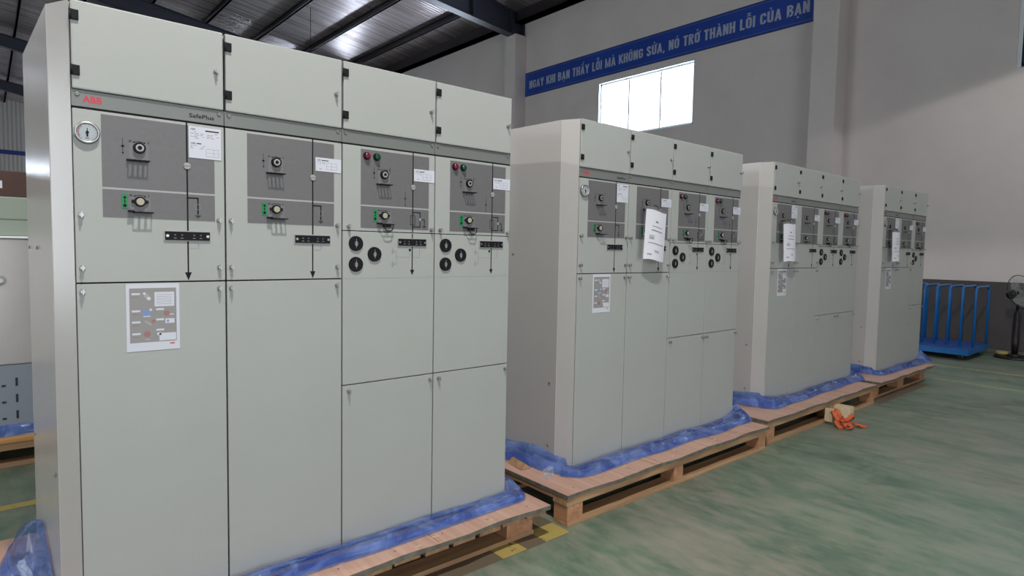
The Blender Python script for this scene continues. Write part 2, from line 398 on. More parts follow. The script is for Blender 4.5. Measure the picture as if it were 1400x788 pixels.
# ------------------------------------------------------------------ camera
f_px = 843.1437
cam = bpy.data.cameras.new('camera'); cam.sensor_width = 36; cam.lens = f_px/1400*36; cam.clip_end = 200; cam.clip_start = .02
co = bpy.data.objects.new('camera', cam); COL.objects.link(co)
yaw, pit, rol = map(math.radians, (49.4299, -3.5724, 1.0609))
fw = Vector((math.cos(pit)*math.cos(yaw), math.cos(pit)*math.sin(yaw), math.sin(pit)))
rt = Vector((math.sin(yaw), -math.cos(yaw), 0)); up = rt.cross(fw)
r2 = rt*math.cos(rol)+up*math.sin(rol); u2 = -rt*math.sin(rol)+up*math.cos(rol)
M = Matrix(((r2.x, u2.x, -fw.x, -.2027), (r2.y, u2.y, -fw.y, -2.2243), (r2.z, u2.z, -fw.z, 1.194+Z0), (0, 0, 0, 1)))
co.matrix_world = M
SC.camera = co

# ------------------------------------------------------------------ building
XW = 11.3; XL = -12.0; YN = -9.0; YF = 44.5
EAVE = 7.4+Z0
def zroof(x): return 7.8+Z0+.15*(XW-x) if x > -.35 else 7.8+Z0+.15*(XW+.35)-.15*(-.35-x)
mb = MB(); mb.box(XL-.2, XW+.2, YN-.2, YF+.2, -.15, 0, FLOOR); struct(mb.build('floor'), 'worn green epoxy workshop floor')

# wall on the right with window openings
WZ0, WZ1 = 3.92+Z0, 5.27+Z0
wins = [(5.41, 8.09), (13.8, 16.5), (22.2, 24.9), (30.6, 33.3), (39., 41.7)]
cw = (-1.9, -.03)
mb = MB()
def wall_span(y0, y1, z0, z1): mb.box(XW, XW+.2, y0, y1, z0, z1, WALL)
TOP = 7.95+Z0
holes = sorted(wins+[cw]); y = YN
for i, (a, b) in enumerate(holes):
    wall_span(y, a, 0, TOP)
    z1 = 5.5+Z0 if (a, b) == cw else WZ1
    wall_span(a, b, 0, WZ0+(.05 if (a, b) == cw else 0)); wall_span(a, b, z1, TOP); y = b
wall_span(y, YF, 0, TOP)
struct(mb.build('wall_right'), 'pale plaster wall with the blue banner and high window')
mb = MB(); mb.box(XW-.008, XW-.0005, YN, YF, 0, .845+Z0, DADO)
for y0 in (2.36, 10.78): mb.box(XW-.42, XW-.41, y0, y0+.43, 0, .845+Z0, DADO); mb.box(XW-.41, XW, y0-.008, y0-.0005, 0, .845+Z0, DADO)
struct(mb.build('baseboard_right'), 'dark painted dado along the foot of the wall')
k = 0
for y0 in (-6.06, 2.36, 10.78, 19.2, 27.6, 36.0):
    k += 1
    mb = MB(); mb.box(XW-.41, XW, y0, y0+.43, 0, 7.04+Z0 if k != 2 else 7.25+Z0, WALL); struct(mb.build('trim_%d' % k), 'square plaster pillar standing against the right wall')
mb = MB(); mb.box(XL-.2, XL, YN, 6, 0, TOP, WALL); mb.box(XL-.2, XL, 12, YF, 0, TOP, WALL); mb.box(XL-.2, XL, 6, 12, 5, TOP, WALL)
struct(mb.build('wall_left'), 'plaster wall on the left side of the hall')
mb = MB()
mb.box(XL, -9, YF, YF+.2, 0, 9.8, CLAD); mb.box(-9, -3.6, YF, YF+.2, 0, 2.5, CLAD); mb.box(-9, -3.6, YF, YF+.2, 5.9, 9.8, CLAD); mb.box(-3.6, XW, YF, YF+.2, 0, 9.8, CLAD)
for xx in (-7.2, -5.4): mb.box(xx-.12, xx+.12, YF, YF+.2, 2.5, 5.9, CLAD)
struct(mb.build('wall_back'), 'ribbed cladding wall at the far end')
mb = MB(); mb.box(XL, XW, YF-.03, YF, 6.35, 6.6, mat('blue wall stripe', (.02, .04, .22), .5)); struct(mb.build('trim_20'), 'dark blue stripe along the far wall')
# wall behind the camera with a broad doorway
mb = MB(); mb.box(XL, -4, YN-.2, YN, 0, 9.8, WALL); mb.box(3, XW, YN-.2, YN, 0, 9.8, WALL); mb.box(-4, 3, YN-.2, YN, 4.4, 9.8, WALL)
struct(mb.build('wall_front'), 'plaster wall behind the viewpoint with a broad doorway')

# roof: two slopes of corrugated sheet, purlins and rafters
mb = MB(); xr = -.35
mb.prism([(XW+.2, zroof(XW)-.03), (XW+.2, zroof(XW)+.05), (xr, zroof(xr)+.08), (xr, zroof(xr))], 1, YN-.2, YF+.2, ROOF)
mb.prism([(XL-.2, zroof(XL)-.03), (XL-.2, zroof(XL)+.05), (xr, zroof(xr)+.08), (xr, zroof(xr))], 1, YN-.2, YF+.2, ROOF)
ceil = struct(mb.build('ceiling'), 'corrugated foil faced roof sheets over steel purlins')
ang = math.atan(.15)
def purlin(x, h=.2, w=.07, nm='purlin'):
    b = MB(); z = zroof(x)
    lip = .02
    prof = [(x-w, z-.02), (x-w, z-.02-.012), (x-.012, z-.032), (x-.012, z-h), (x-w*.9, z-h), (x-w*.9, z-h-.012), (x, z-h-.012), (x, z-.02)]
    b.prism(prof, 1, YN, YF, STEELD)
    # bottom flange broad enough to read from below
    b.box(x-.085, x+.005, YN, YF, z-h-.012, z-h, STEELD)
    o = b.build(nm, ceil); return o
for i in range(8): purlin(10.25-1.55*i)
for i in range(7): purlin(-2.1-1.55*i)
b = MB(); b.box(XW-.28, XW-.003, YN, YF, EAVE, EAVE+.3, STEELD); b.box(XW-.28, XW-.003, YN, YF, EAVE, EAVE+.02, STEELD); b.build('eave_beam', ceil)
def rafter(yc):
    for sgn in (1, -1):
        xs = [XW-.03, XW-.45, 8.2, -.35] if sgn > 0 else [XL+.03, XL+.5, -8.8, -.35]
        zb = [7.04+Z0, 7.05+Z0, 7.30+Z0, zroof(-.35)-.62]
        b = MB(); n = len(xs)
        # web
        poly = [(x, z) for x, z in zip(xs, zb)]+[(x, zroof(x)-.2) for x in reversed(xs)]
        b.prism(poly, 1, yc-.008, yc+.008, RAFT)
        # flanges
        b.prism([(x, z) for x, z in zip(xs, zb)]+[(x, z-.022) for x, z in reversed(list(zip(xs, zb)))], 1, yc-.13, yc+.13, RAFT)
        b.prism([(x, zroof(x)-.2) for x in xs]+[(x, zroof(x)-.222) for x in reversed(xs)], 1, yc-.13, yc+.13, RAFT)
        # end plate and stiffeners
        b.box(xs[0]-.01*sgn, xs[0]+.012*sgn, yc-.14, yc+.14, zb[0]-.04, zroof(xs[0])-.2, RAFT)
        for xx in (xs[1], (xs[1]+xs[2])/2, xs[2]):
            zz = zb[1]+(zb[2]-zb[1])*(abs(xx-xs[1])/abs(xs[2]-xs[1]))
            b.box(xx-.006, xx+.006, yc-.12, yc+.12, zz, zroof(xx)-.21, RAFT)
        b.build('rafter', ceil)
for yy in (-5.84, 2.58, 10.98, 20.35, 29.5, 38.4): rafter(yy)

# windows in the right wall
def window(idx, y0, y1, z0, z1, fm, label, blank=False):
    fr = MB(); t = .06; X0, X1 = XW+.05, XW+.11
    fr.box(X0, X1, y0, y1, z0, z0+t, fm); fr.box(X0, X1, y0, y1, z1-t, z1, fm)
    fr.box(X0, X1, y0, y0+t, z0, z1, fm); fr.box(X0, X1, y1-t, y1, z0, z1, fm)
    # reveal trim around the opening
    fr.box(XW-.01, XW+.06, y0-.0, y0+.02, z0, z1, fm); fr.box(XW-.01, XW+.06, y1-.02, y1, z0, z1, fm)
    fr.box(XW-.01, XW+.06, y0, y1, z1-.02, z1, fm); fr.box(XW-.01, XW+.06, y0, y1, z0, z0+.02, fm)
    o = struct(fr.build('window_%d' % idx), label)
    for q in (1, 2):
        c = MB(); yy = y0+(y1-y0)*q/3; c.box(X0+.01, X1-.01, yy-.018, yy+.018, z0+t, z1-t, fm); c.build('mullion', o)
    g = MB(); g.box(X0+.025, X0+.03, y0+t, y1-t, z0+t, z1-t, GLASS); g.build('pane', o)
    return o
window(1, *wins[0], WZ0, WZ1, WFRAME, 'white framed window, bright with daylight, under the banner')
for i, wv in enumerate(wins[1:]): window(i+3, *wv, WZ0, WZ1, WFRAME, 'white framed window further along the right wall')
window(2, cw[0], cw[1], WZ0+.05, 5.5+Z0, CFRAME, 'blue framed window at the right edge')
g = MB(); g.box(XW-.012, XW+.05, cw[1]-.02, cw[1]+.03, WZ0+.05, 5.5+Z0, WFRAME); struct(g.build('trim_21'), 'white edge strip beside the blue framed window')

# banner on the wall
bn = thing('wall_banner', 'long blue banner with pale Vietnamese capitals high on the wall above the window', 'banner', (XW, 6.85, 5.41+Z0))
H = .635
b = MB(); b.box(-.022, -.006, -3.94, 3.94, 0, H, BANB); b.build('banner_panel', bn)
b = MB()
for a, c, d, e in ((-3.94, 3.94, 0, .012), (-3.94, 3.94, H-.012, H), (-3.94, -3.928, 0, H), (3.928, 3.94, 0, H)): b.box(-.0235, -.022, a, c, d, e, STEELD)
for a, c, d, e in ((-3.88, 3.88, .045, .051), (-3.88, 3.88, H-.051, H-.045), (-3.88, -3.872, .045, H-.045), (3.872, 3.88, .045, H-.045)): b.box(-.0232, -.022, a, c, d, e, BANE)
b.build('banner_border', bn)
signwriter(bn, 'NGAY KHI BẠN THẤY LỖI MÀ KHÔNG SỬA, NÓ TRỞ THÀNH LỖI CỦA BẠN', 3.76, -3.81, .185, .215, -.0242, BANT)

# floor markings
b = MB()
b.box(8.93, 8.99, -8, .45, 0, .002, YPALE); b.box(7.86, 7.92, -8, .1, 0, .002, YPALE)
struct(b.build('trim_30'), 'faded yellow lines painted across the floor by the trolley')
b = MB(); b.box(-6, 9, 1.73, 1.80, 0, .002, YLINE); struct(b.build('trim_31'), 'yellow line painted on the floor behind the cabinets')
b = MB(); b.box(-1.5, 1.925, -.214, .02, 0, .0012, BROWNL); b.box(6.05, 7.45, -.18, .02, 0, .0012, BROWNL); b.box(1.50, 1.64, -.212, -.085, .0012, .002, YLINE); b.box(1.76, 1.92, -.212, -.085, .0012, .002, YLINE); struct(b.build('trim_32'), 'brown strips and worn yellow patches on the floor under the pallet edges')  # brown strips darken the floor; the farthest pallet's strip is shade put into colour

# ------------------------------------------------------------------ lamps (high bay pendants)
def lamp(x, y, z, label, energy, spot=146, color=(1, .97, .93), radius=.10, light=True):
    t = thing('pendant_lamp', label, 'lamp', (x, y, z), 0, 'high bay lamps hanging from the roof')
    b = MB(); b.tube([(0, 0, .3), (0, 0, .3+(zroof(x)-.2-z-.3))], .008, DARKP, n=6); b.build('cable', t)
    prof = [(.22, .0), (.21, .05), (.15, .2), (.07, .27), (.06, .36), (.0, .37)]
    b = MB(); n = 24; vs = []
    for r, h in prof:
        for k in range(n): vs.append((r*math.cos(2*math.pi*k/n), r*math.sin(2*math.pi*k/n), h))
    b.add(vs, [(i*n+k, i*n+(k+1) % n, (i+1)*n+(k+1) % n, (i+1)*n+k) for i in range(len(prof)-1) for k in range(n)], CLAMP, True)
    b.build('reflector', t)
    b = MB(); b.cyl((0, 0, .03), (0, 0, .2), .05, BULB, n=12); b.build('bulb', t)
    if light:
        L = bpy.data.lights.new('lamp light', 'SPOT'); L.energy = energy; L.spot_size = math.radians(spot); L.spot_blend = .06; L.shadow_soft_size = radius; L.color = color
        lo = bpy.data.objects.new('lamp_light', L); COL.objects.link(lo); lo.parent = t; lo.location = (0, 0, -.03)
lamp(.36, -2.0, 5.05+Z0, 'high bay lamp hanging over the nearest cabinet', 1150)
lamp(8.9, -2.0, 4.96+Z0, 'high bay lamp hanging over the aisle by the far wall', 230)
lamp(-4.4, .9, 5.05+Z0, 'high bay lamp hanging left of the cabinet row', 800)
lamp(7.3, 15.9, 4.9+Z0, 'high bay lamp on a long cable in the next bay', 200)

# ------------------------------------------------------------------ switchgear parts (meshes made once, shared)
CACHE = {}
def cached(key, fn):
    if key not in CACHE:
        o = fn(); CACHE[key] = o.data; bpy.data.objects.remove(o)
    return CACHE[key]
def piece(name, key, fn, parent, loc=(0, 0, 0)):
    return link(name, cached(key, fn), parent, loc)

def mk_lock():
    b = MB(); b.cyl((0, 0, 0), (0, -.004, 0), .008, ZINC, n=14); b.cyl((0, -.004, 0), (0, -.016, 0), .0055, CHROME, n=14)
    b.box(-.002, .002, -.021, -.016, -.009, .009, CHROME, .0008); return b.build('lock')
def mk_screw():
    b = MB(); b.cyl((0, 0, 0), (0, -.004, 0), .007, ZINC, .005, n=14); b.box(-.004, .004, -.0046, -.004, -.0008, .0008, DARKP); return b.build('screw')
def mk_hinge():
    b = MB(); b.box(0, .0195, -.007, .001, 0, .029, BLACK, .002); b.cyl((.0, -.004, 0), (.0, -.004, .029), .004, BLACK, n=10); return b.build('hinge')
def mk_gauge():
    b = MB(); b.cyl((0, 0, 0), (0, -.010, 0), .0325, ZINC, .031, n=40); b.torus((0, -.010, 0), .0285, .0042, CHROME, n=40)
    b.disc(0, 0, .0265, -.0105, DIAL, n=40)
    b.ring(0, 0, .0205, .023, -.0116, REDD, 130, 215, 12, .0002); b.ring(0, 0, .024, .0252, -.0116, PRINT, -50, 230, 30, .0002)
    for k in range(12):
        a = math.radians(-50+k*25.4); b.face([(math.cos(a+q)*r, -.0118, math.sin(a+q)*r) for r, q in ((.018, -.03), (.024, -.02), (.024, .02), (.018, .03))], PRINT)
    b.tri([(-.0022, -.012), (.0022, -.012), (.0006, .013), (-.0006, .013)], -.0122, BLACK); b.disc(0, 0, .004, -.0125, BLACK, .002)
    b.rect(-.006, .006, -.0185, -.015, -.0116, PRINT, .0002); return b.build('pressure_gauge')
def mk_knob():
    b = MB(); b.cyl((0, 0, 0), (0, -.010, 0), .0175, BLACK, .0165, n=28); b.disc(0, 0, .0112, -.0101, KNOBP, .0006, 24); b.disc(0, 0, .0062, -.0110, BLACKM, .0008, 20)
    return b.build('operating_shaft')
def mk_knob2():
    b = MB(); b.cyl((0, 0, 0), (0, -.009, 0), .016, BLACK, .0155, n=28); b.box(-.0225, -.012, -.007, 0, -.005, .005, BLACK, .001); b.box(.012, .0225, -.007, 0, -.005, .005, BLACK, .001)
    b.disc(0, 0, .0108, -.0091, KNOBY, .0012, 24); return b.build('earthing_shaft')
def slotted(b, x0, x1, n, y0, y1, z, t, mt, margin=.006):
    """horizontal plate standing out from the panel with slots cut through it"""
    b.box(x0, x1, y0, y0+.003, z-t, z, mt); b.box(x0, x1, y1-.006, y1, z-t, z, mt)
    pitch = (x1-x0)/n
    for k in range(n+1):
        c = x0+pitch*k; a = max(x0, c-margin/2); d = min(x1, c+margin/2); b.box(a, d, y0, y1, z-t, z, mt)
def mk_bracket():
    b = MB(); slotted(b, 0, .055, 4, -.030, 0, 0, .003, BLACK, .006); b.box(-.004, .0, -.012, 0, -.003, .002, BLACK); return b.build('padlock_bracket')
def mk_bracket2():
    b = MB(); slotted(b, .012, .064, 3, -.030, 0, 0, .003, BLACK, .007); b.box(-.002, .014, -.02, 0, -.001, .004, BLACK); return b.build('padlock_bracket')
def mk_bracket_f():
    b = MB(); slotted(b, .012, .066, 2, -.026, 0, 0, .003, BLACK, .006); b.box(-.002, .014, -.018, 0, -.001, .004, BLACK)
    b.tube([(.02, -.024, -.002), (.024, -.024, -.02), (.032, -.022, -.028), (.05, -.022, -.028), (.058, -.024, -.02), (.06, -.024, -.002)], .0022, BLACK, n=6)
    b.box(.026, .056, -.012, -.002, -.012, -.003, BLACK); return b.build('padlock_bracket')
def mk_term():
    b = MB(); b.box(0, .139, -.004, 0, 0, .034, KNOBP, .001); b.box(.003, .136, -.006, -.004, .003, .031, BLACK, .001)
    for x in (.010, .129): b.disc(x, .017, .0045, -.006, CHROME, .002, 12)
    for x in (.032, .052, .088, .108): b.ring(x, .02, .0015, .0025, -.0062, GREYP, n=8, t=.0003); b.rect(x-.004, x+.004, .009, .011, -.006, GREYP, .0003)
    return b.build('test_socket_plate')
def mk_ind():
    b = MB(); b.disc(0, 0, .0105, 0, KNOBP, .003, 20); b.rect(-.011, .011, -.0016, .0016, -.003, PRINT, .0008); return b.build('position_indicator')
def mk_green():
    b = MB(); b.box(0, .017, -.0015, 0, 0, .044, GREENT)
    for z, r in ((.034, .004), (.022, .0025), (.009, .005)): b.disc(.0085, z, r, -.0015, BLACKM, .0004, 10)
    b.rect(.0077, .0093, .006, .038, -.0015, BLACKM, .0003); return b.build('earthing_label')
def mk_button(mt, key):
    def f():
        b = MB(); b.cyl((0, 0, 0), (0, -.006, 0), .0155, BLACK, .0145, n=24); b.cyl((0, -.006, 0), (0, -.014, 0), .012, mt, .0115, n=24); b.cyl((0, -.014, 0), (0, -.018, 0), .0115, mt, .007, n=24); return b.build('push_button')
    return f
def mk_fusecap():
    b = MB(); b.cyl((0, 0, 0), (0, -.007, 0), .0295, BLACK, .0285, n=40)
    b.rect(-.0008, .0008, -.017, .019, -.007, GREYP, .0004); b.ring(0, 0, .006, .0072, -.007, GREYP, n=14, t=.0004); b.rect(-.004, .004, -.009, .009, -.007, GREYP, .0003)
    b.rect(-.004, .004, -.009, -.005, -.007, KNOBP, .0005); return b.build('fuse_cap')
def lines(b, x0, x1, z0, z1, y, rows, seed):
    r = random.Random(seed); h = (z1-z0)/rows
    for i in range(rows):
        z = z1-h*(i+.7); x = x0
        while x < x1-.004:
            w = r.uniform(.004, .012)
            if r.random() < .72: b.rect(x, min(x1, x+w), z, z+h*.35, y, PRINT, .0002)
            x += w+r.uniform(.002, .006)
def mk_plate_big():
    b = MB(); b.box(0, .098, -.0015, 0, 0, .102, PAPER); y = -.0015
    text_mb(b, 'ABB', .006, .02, .090, .0955, y-.0003, BLACKM); b.rect(.05, .092, .089, .093, y, BLACKM, .0002); lines(b, .006, .046, .062, .087, y, 5, 1); lines(b, .055, .092, .066, .086, y, 4, 2)
    text_mb(b, 'ABB', .006, .02, .045, .0505, y-.0003, BLACKM); lines(b, .006, .05, .030, .043, y, 3, 3); b.rect(.024, .038, .046, .049, y, BLACKM, .0002)
    for x in (.052, .075, .090): b.rect(x, x+.0008, .008, .032, y, PRINT, .0002)
    for z in (.032, .02, .008): b.rect(.052, .0908, z, z+.0008, y, PRINT, .0002)
    lines(b, .06, .09, .04, .046, y, 1, 5); return b.build('nameplate')
def mk_plate_small():
    b = MB(); b.box(0, .1, -.0015, 0, 0, .05, PAPER); y = -.0015
    text_mb(b, 'ABB', .006, .02, .038, .0435, y-.0003, BLACKM); b.rect(.024, .05, .039, .042, y, BLACKM, .0002); lines(b, .006, .036, .026, .036, y, 2, 7); lines(b, .006, .03, .006, .012, y, 1, 8)
    for x in (.042, .062, .082): b.rect(x, x+.0008, .008, .032, y, PRINT, .0002)
    for z in (.032, .02, .008): b.rect(.042, .0828, z, z+.0008, y, PRINT, .0002)
    return b.build('nameplate')

TH = .0045; XM = .3045
def earth(b, x, z, y=-.0014, s=1.):
    for i, w in enumerate((.009, .006, .003)): b.rect(x-w*s, x+w*s, z-.0035*i*s-.0018, z-.0035*i*s, y, BLACKM, .0005)
def arcs(b, x, z, y):
    b.ring(x, z-.008, .0268, .0285, y, BLACKM, 55, 125, 14, .0004)
    for sx in (-1, 1): b.tri([(x+sx*.012, z+.0195), (x+sx*.0185, z+.0165), (x+sx*.0125, z+.0145)], y, BLACKM, .0004)
    b.ring(x-.024, z+.0185, .0018, .0035, y, BLACKM, n=12, t=.0004); b.rect(x+.0235, x+.0255, z+.0145, z+.0215, y, BLACKM, .0004)
def symline(b, x, z0, z1, y):
    b.rect(x-.0006, x+.0006, z0, z1, y, BLACKM, .0004); zm = (z0+z1)/2; b.disc(x, zm, .0035, y, BLACKM, .0004, 10); b.rect(x-.006, x+.006, zm-.0005, zm+.0005, y, BLACKM, .0004)
    b.tri([(x-.003, z0+.006), (x+.003, z0+.006), (x, z0+.001)], y, BLACKM, .0004)
def mk_panel_c():
    b = MB(); b.box(.003, W-.002, 0, .018, 1.072, 1.5835, PAINT, .0015)
    b.rect(.0715, .3885, 1.2685, 1.5765, 0, WHITEL, .0006); b.rect(.0725, .3875, 1.360, 1.5755, -.0006, MIMIC, .0004); b.rect(.0725, .3875, 1.2695, 1.354, -.0006, MIMIC, .0004)
    b.rect(.144, .196, 1.444, 1.505, -.001, MIMICL, .0003); b.rect(.144, .199, 1.289, 1.341, -.001, MIMICL, .0003)
    y = -.0013
    b.rect(XM-TH/2, XM+TH/2, 1.234, 1.583, y, BLACKM, .0005); b.rect(XM-TH/2, XM+TH/2, 1.098, 1.202, 0, BLACKM, .0006); b.tri([(XM-.010, 1.100), (XM+.010, 1.100), (XM, 1.074)], 0, BLACKM)
    b.rect(XM, .3375, 1.3405, 1.3445, y, BLACKM, .0005); b.rect(.3335, .3375, 1.290, 1.3445, y, BLACKM, .0005); b.ring(.3355, 1.314, .0085, .0097, y, GREYP, n=18); b.tri([(.3325, 1.300), (.3385, 1.300), (.3355, 1.291)], y, BLACKM); earth(b, .3355, 1.287)
    b.rect(XM, .337, 1.178, 1.1792, 0, GREYP); b.rect(.3358, .337, 1.178, 1.194, 0, GREYP); b.tri([(.333, 1.19), (.3398, 1.19), (.3364, 1.195)], 0, GREYP)
    arcs(b, .171, 1.486, y); arcs(b, .170, 1.321, y); symline(b, .127, 1.463, 1.512, y)
    return b.build('control_panel')
def mk_panel_f():
    b = MB(); b.box(.003, W-.002, 0, .018, 1.2565, 1.5835, PAINT, .0015)
    b.rect(.0765, .3905, 1.2675, 1.5745, 0, WHITEL, .0006); b.rect(.0775, .3895, 1.359, 1.5735, -.0006, MIMIC, .0004); b.rect(.0775, .3895, 1.2685, 1.353, -.0006, MIMIC, .0004)
    b.rect(.151, .204, 1.443, 1.503, -.001, MIMICL, .0003); b.rect(.155, .212, 1.289, 1.341, -.001, MIMICL, .0003)
    y = -.0013; X = .3115
    b.rect(X-TH/2, X+TH/2, 1.258, 1.583, y, BLACKM, .0005)
    for a, c, d, e in ((X, .349, 1.3385, 1.342), (.3455, .349, 1.318, 1.342), (.3455, .349, 1.280, 1.306), (X, .349, 1.2785, 1.282), (.352, .370, 1.310, 1.3132), (.3668, .370, 1.289, 1.3132)): b.rect(a, c, d, e, y, BLACKM, .0005)
    b.disc(.3475, 1.312, .0045, y, KNOBP, .0007, 12); b.ring(.3475, 1.312, .0045, .0058, y, GREYP, n=12); earth(b, .3684, 1.286)
    for a, c, d, e in ((.300, .323, 1.3255, 1.3275), (.300, .323, 1.287, 1.289), (.300, .302, 1.287, 1.3275), (.321, .323, 1.287, 1.3275)): b.rect(a, c, d, e, y, BLACKM, .0005)
    b.rect(.3965, .3972, 1.3, 1.3, y, BLACKM) if False else None
    symline(b, .2755, 1.364, 1.424, y); arcs(b, .178, 1.483, y); arcs(b, .179, 1.321, y); symline(b, .1345, 1.462, 1.508, y)
    b.rect(.204, .2055, 1.488, 1.512, y, BLACKM, .0004); b.disc(.156, 1.513, .003, y, BLACKM, .0004, 8)
    return b.build('control_panel')
def mk_fusepanel():
    b = MB(); b.box(.003, W-.002, 0, .018, .6545, 1.2535, PAINT, .0015); y = 0; X = .3115
    b.rect(X-TH/2, X+TH/2, 1.23, 1.2515, y, BLACKM); b.rect(X-TH/2, X+TH/2, 1.100, 1.202, y, BLACKM); b.tri([(X-.010, 1.102), (X+.010, 1.102), (X, 1.080)], y, BLACKM)
    b.rect(.006, W-.005, 1.0685, 1.0700, y, GREYP, .0003)
    b.rect(.236, .301, 1.1535, 1.1545, y, GREYP); b.rect(.3, .3012, 1.1535, 1.176, y, GREYP); b.disc(.3, 1.184, .0055, y, BLACKM, .0008, 14); b.rect(.236, .2372, 1.126, 1.178, y, GREYP)
    for z in (1.178, 1.126): b.ring(.2195, z, .005, .0064, y, PRINT, n=14); b.rect(.219, .22, z-.014, z+.014, y, PRINT); b.rect(.222, .237, z-.0006, z+.0006, y, PRINT)
    b.rect(X, .347, 1.1535, 1.1545, y, GREYP); b.rect(.346, .3472, 1.1535, 1.19, y, GREYP)
    b.rect(.385, .402, 1.076, 1.0772, y, GREYP)
    return b.build('fuse_panel')
def mk_cover_c():
    b = MB(); b.box(.003, W-.002, 0, .018, .004, 1.0675, PAINT, .0015); return b.build('cable_cover')
def mk_cover_f():
    b = MB(); b.box(.003, W-.002, 0, .018, .004, .6505, PAINT, .0015); return b.build('cable_cover')
def mk_door():
    b = MB(); b.box(.004, W-.003, -.004, .02, 1.640, 1.8926, PAINT, .004); return b.build('compartment_door')
def mk_strip():
    b = MB(); b.box(.0015, W-.0005, .004, .014, 1.5905, 1.6385, STRIPG, .001); b.box(.0015, W, .006, .012, 1.583, 1.5905, BLACKM)
    return b.build('name_strip')

def cabinet(label, loc, rz, n, tall_plate_first=True):
    t = thing('switchgear_cabinet', label, 'electrical cabinet', (loc[0], loc[1], loc[2]+Z0), rz, 'grey switchgear cabinets standing in a row on pallets')
    L = n*W
    def encl():
        b = MB(); b.box(.001, L-.001, .019, .78, .001, 1.885, PAINT); b.box(.004, L-.004, .0185, .0192, .003, 1.88, BLACKM)
        b.box(.0, L, .02, .78, 1.880, 1.8905, PAINT, .003); return b.build('enclosure')
    piece('enclosure', ('encl', n), encl, t)
    def sidep(s):
        def f():
            b = MB(); X = 0 if s < 0 else L
            prof = [(X, .004), (X+s*.045, .092), (X+s*.047, .094), (X+s*.074, .775), (X+s*.070, .785), (X, .785)]
            # front facet and flat panel, with a closed top
            b.prism(prof, 2, .0, 1.8905, SIDE)
            return b.build('side_panel')
        return f
    for s in (-1, 1):
        sp = piece('side_panel', ('side', n, s), sidep(s), t)
        if s < 0:
            for (yy, zz) in ((.14, .46), (.14, .11), (.45, 1.17), (.70, 1.17), (.70, .46)):
                q = piece('screw', 'screw', mk_screw, sp, (-.049-(yy-.1)*.0395, yy, zz)); q.rotation_euler = (0, 0, -math.pi/2)
    for m in range(n):
        fuse = m >= 2
        o = (m*W, 0, 0)
        d = piece('compartment_door', 'door', mk_door, t, o)
        for z in (1.834, 1.677): piece('hinge', 'hinge', mk_hinge, d, (.0035, -.004, z))
        piece('lock', 'lock', mk_lock, d, (.394, -.004, 1.761))
        st = piece('name_strip', 'strip', mk_strip, t, o)
        if m == 0:
            def lg(): b = MB(); text_mb(b, 'ABB', .029, .077, 1.604, 1.6245, .0035, REDP, bold=.03); return b.build('red_logo')
            lo = piece('logo', 'logo', lg, st); lo['label'] = 'red letters'
            def tp(): b = MB(); text_mb(b, 'SafePlus', .314, .389, 1.6035, 1.6165, .0035, BLACKM, bold=.012); return b.build('type_lettering')
            piece('type_lettering', 'typ', tp, st)
        for x in (.016, .405): piece('screw', 'screw', mk_screw, st, (x, .004, 1.626))
        if not fuse:
            p = piece('control_panel', 'panelc', mk_panel_c, t, o)
            if m == 0: piece('pressure_gauge', 'gauge', mk_gauge, p, (.037, 0, 1.515))
            piece('operating_shaft', 'knob', mk_knob, p, (.171, -.001, 1.486)); piece('earthing_shaft', 'knob2', mk_knob2, p, (.170, -.001, 1.321))
            piece('padlock_bracket', 'brk', mk_bracket, p, (.140, -.001, 1.447)); piece('padlock_bracket', 'brk2', mk_bracket2, p, (.139, -.001, 1.289))
            piece('earthing_label', 'green', mk_green, p, (.121, -.001, 1.298)); piece('position_indicator', 'ind', mk_ind, p, (XM, -.0018, 1.445))
            piece('test_socket_plate', 'term', mk_term, p, (.234, 0, 1.201))
            if m == 0: piece('nameplate', 'npb', mk_plate_big, p, (.310, -.001, 1.473))
            else: piece('nameplate', 'nps', mk_plate_small, p, (.315, -.001, 1.471))
            for x in (.018, .400):
                for z in (1.273, 1.116): piece('lock', 'lock', mk_lock, p, (x, 0, z))
            c = piece('cable_cover', 'coverc', mk_cover_c, t, o)
            for x in (.017, .399): piece('lock', 'lock', mk_lock, c, (x, 0, 1.045))
        else:
            p = piece('control_panel', 'panelf', mk_panel_f, t, o)
            piece('operating_shaft', 'knob', mk_knob, p, (.178, -.001, 1.482)); piece('earthing_shaft', 'knob2', mk_knob2, p, (.179, -.001, 1.320))
            piece('padlock_bracket', 'brk', mk_bracket, p, (.148, -.001, 1.443)); piece('padlock_bracket', 'brkf', mk_bracket_f, p, (.148, -.001, 1.287))
            piece('earthing_label', 'green', mk_green, p, (.131, -.001, 1.297)); piece('position_indicator', 'ind', mk_ind, p, (.3115, -.0018, 1.443))
            q = piece('push_button', 'btnr', mk_button(REDL, 'r'), p, (.102, -.001, 1.548)); q['label'] = 'red push button'
            q = piece('push_button', 'btng', mk_button(GREENL, 'g'), p, (.145, -.001, 1.548)); q['label'] = 'dark green push button'
            piece('nameplate', 'nps', mk_plate_small, p, (.316, -.001, 1.469))
            for x in (.027, .403): piece('lock', 'lock', mk_lock, p, (x, 0, 1.271))
            fp = piece('fuse_panel', 'fusep', mk_fusepanel, t, o)
            for x, z in ((.057, 1.206), (.057, 1.125), (.137, 1.165)): piece('fuse_cap', 'cap', mk_fusecap, fp, (x, 0, z))
            piece('test_socket_plate', 'term', mk_term, fp, (.240, 0, 1.1985))
            c = piece('cable_cover', 'coverf', mk_cover_f, t, o)
            for x in (.028, .404): piece('lock', 'lock', mk_lock, c, (x, 0, .628))
    return t

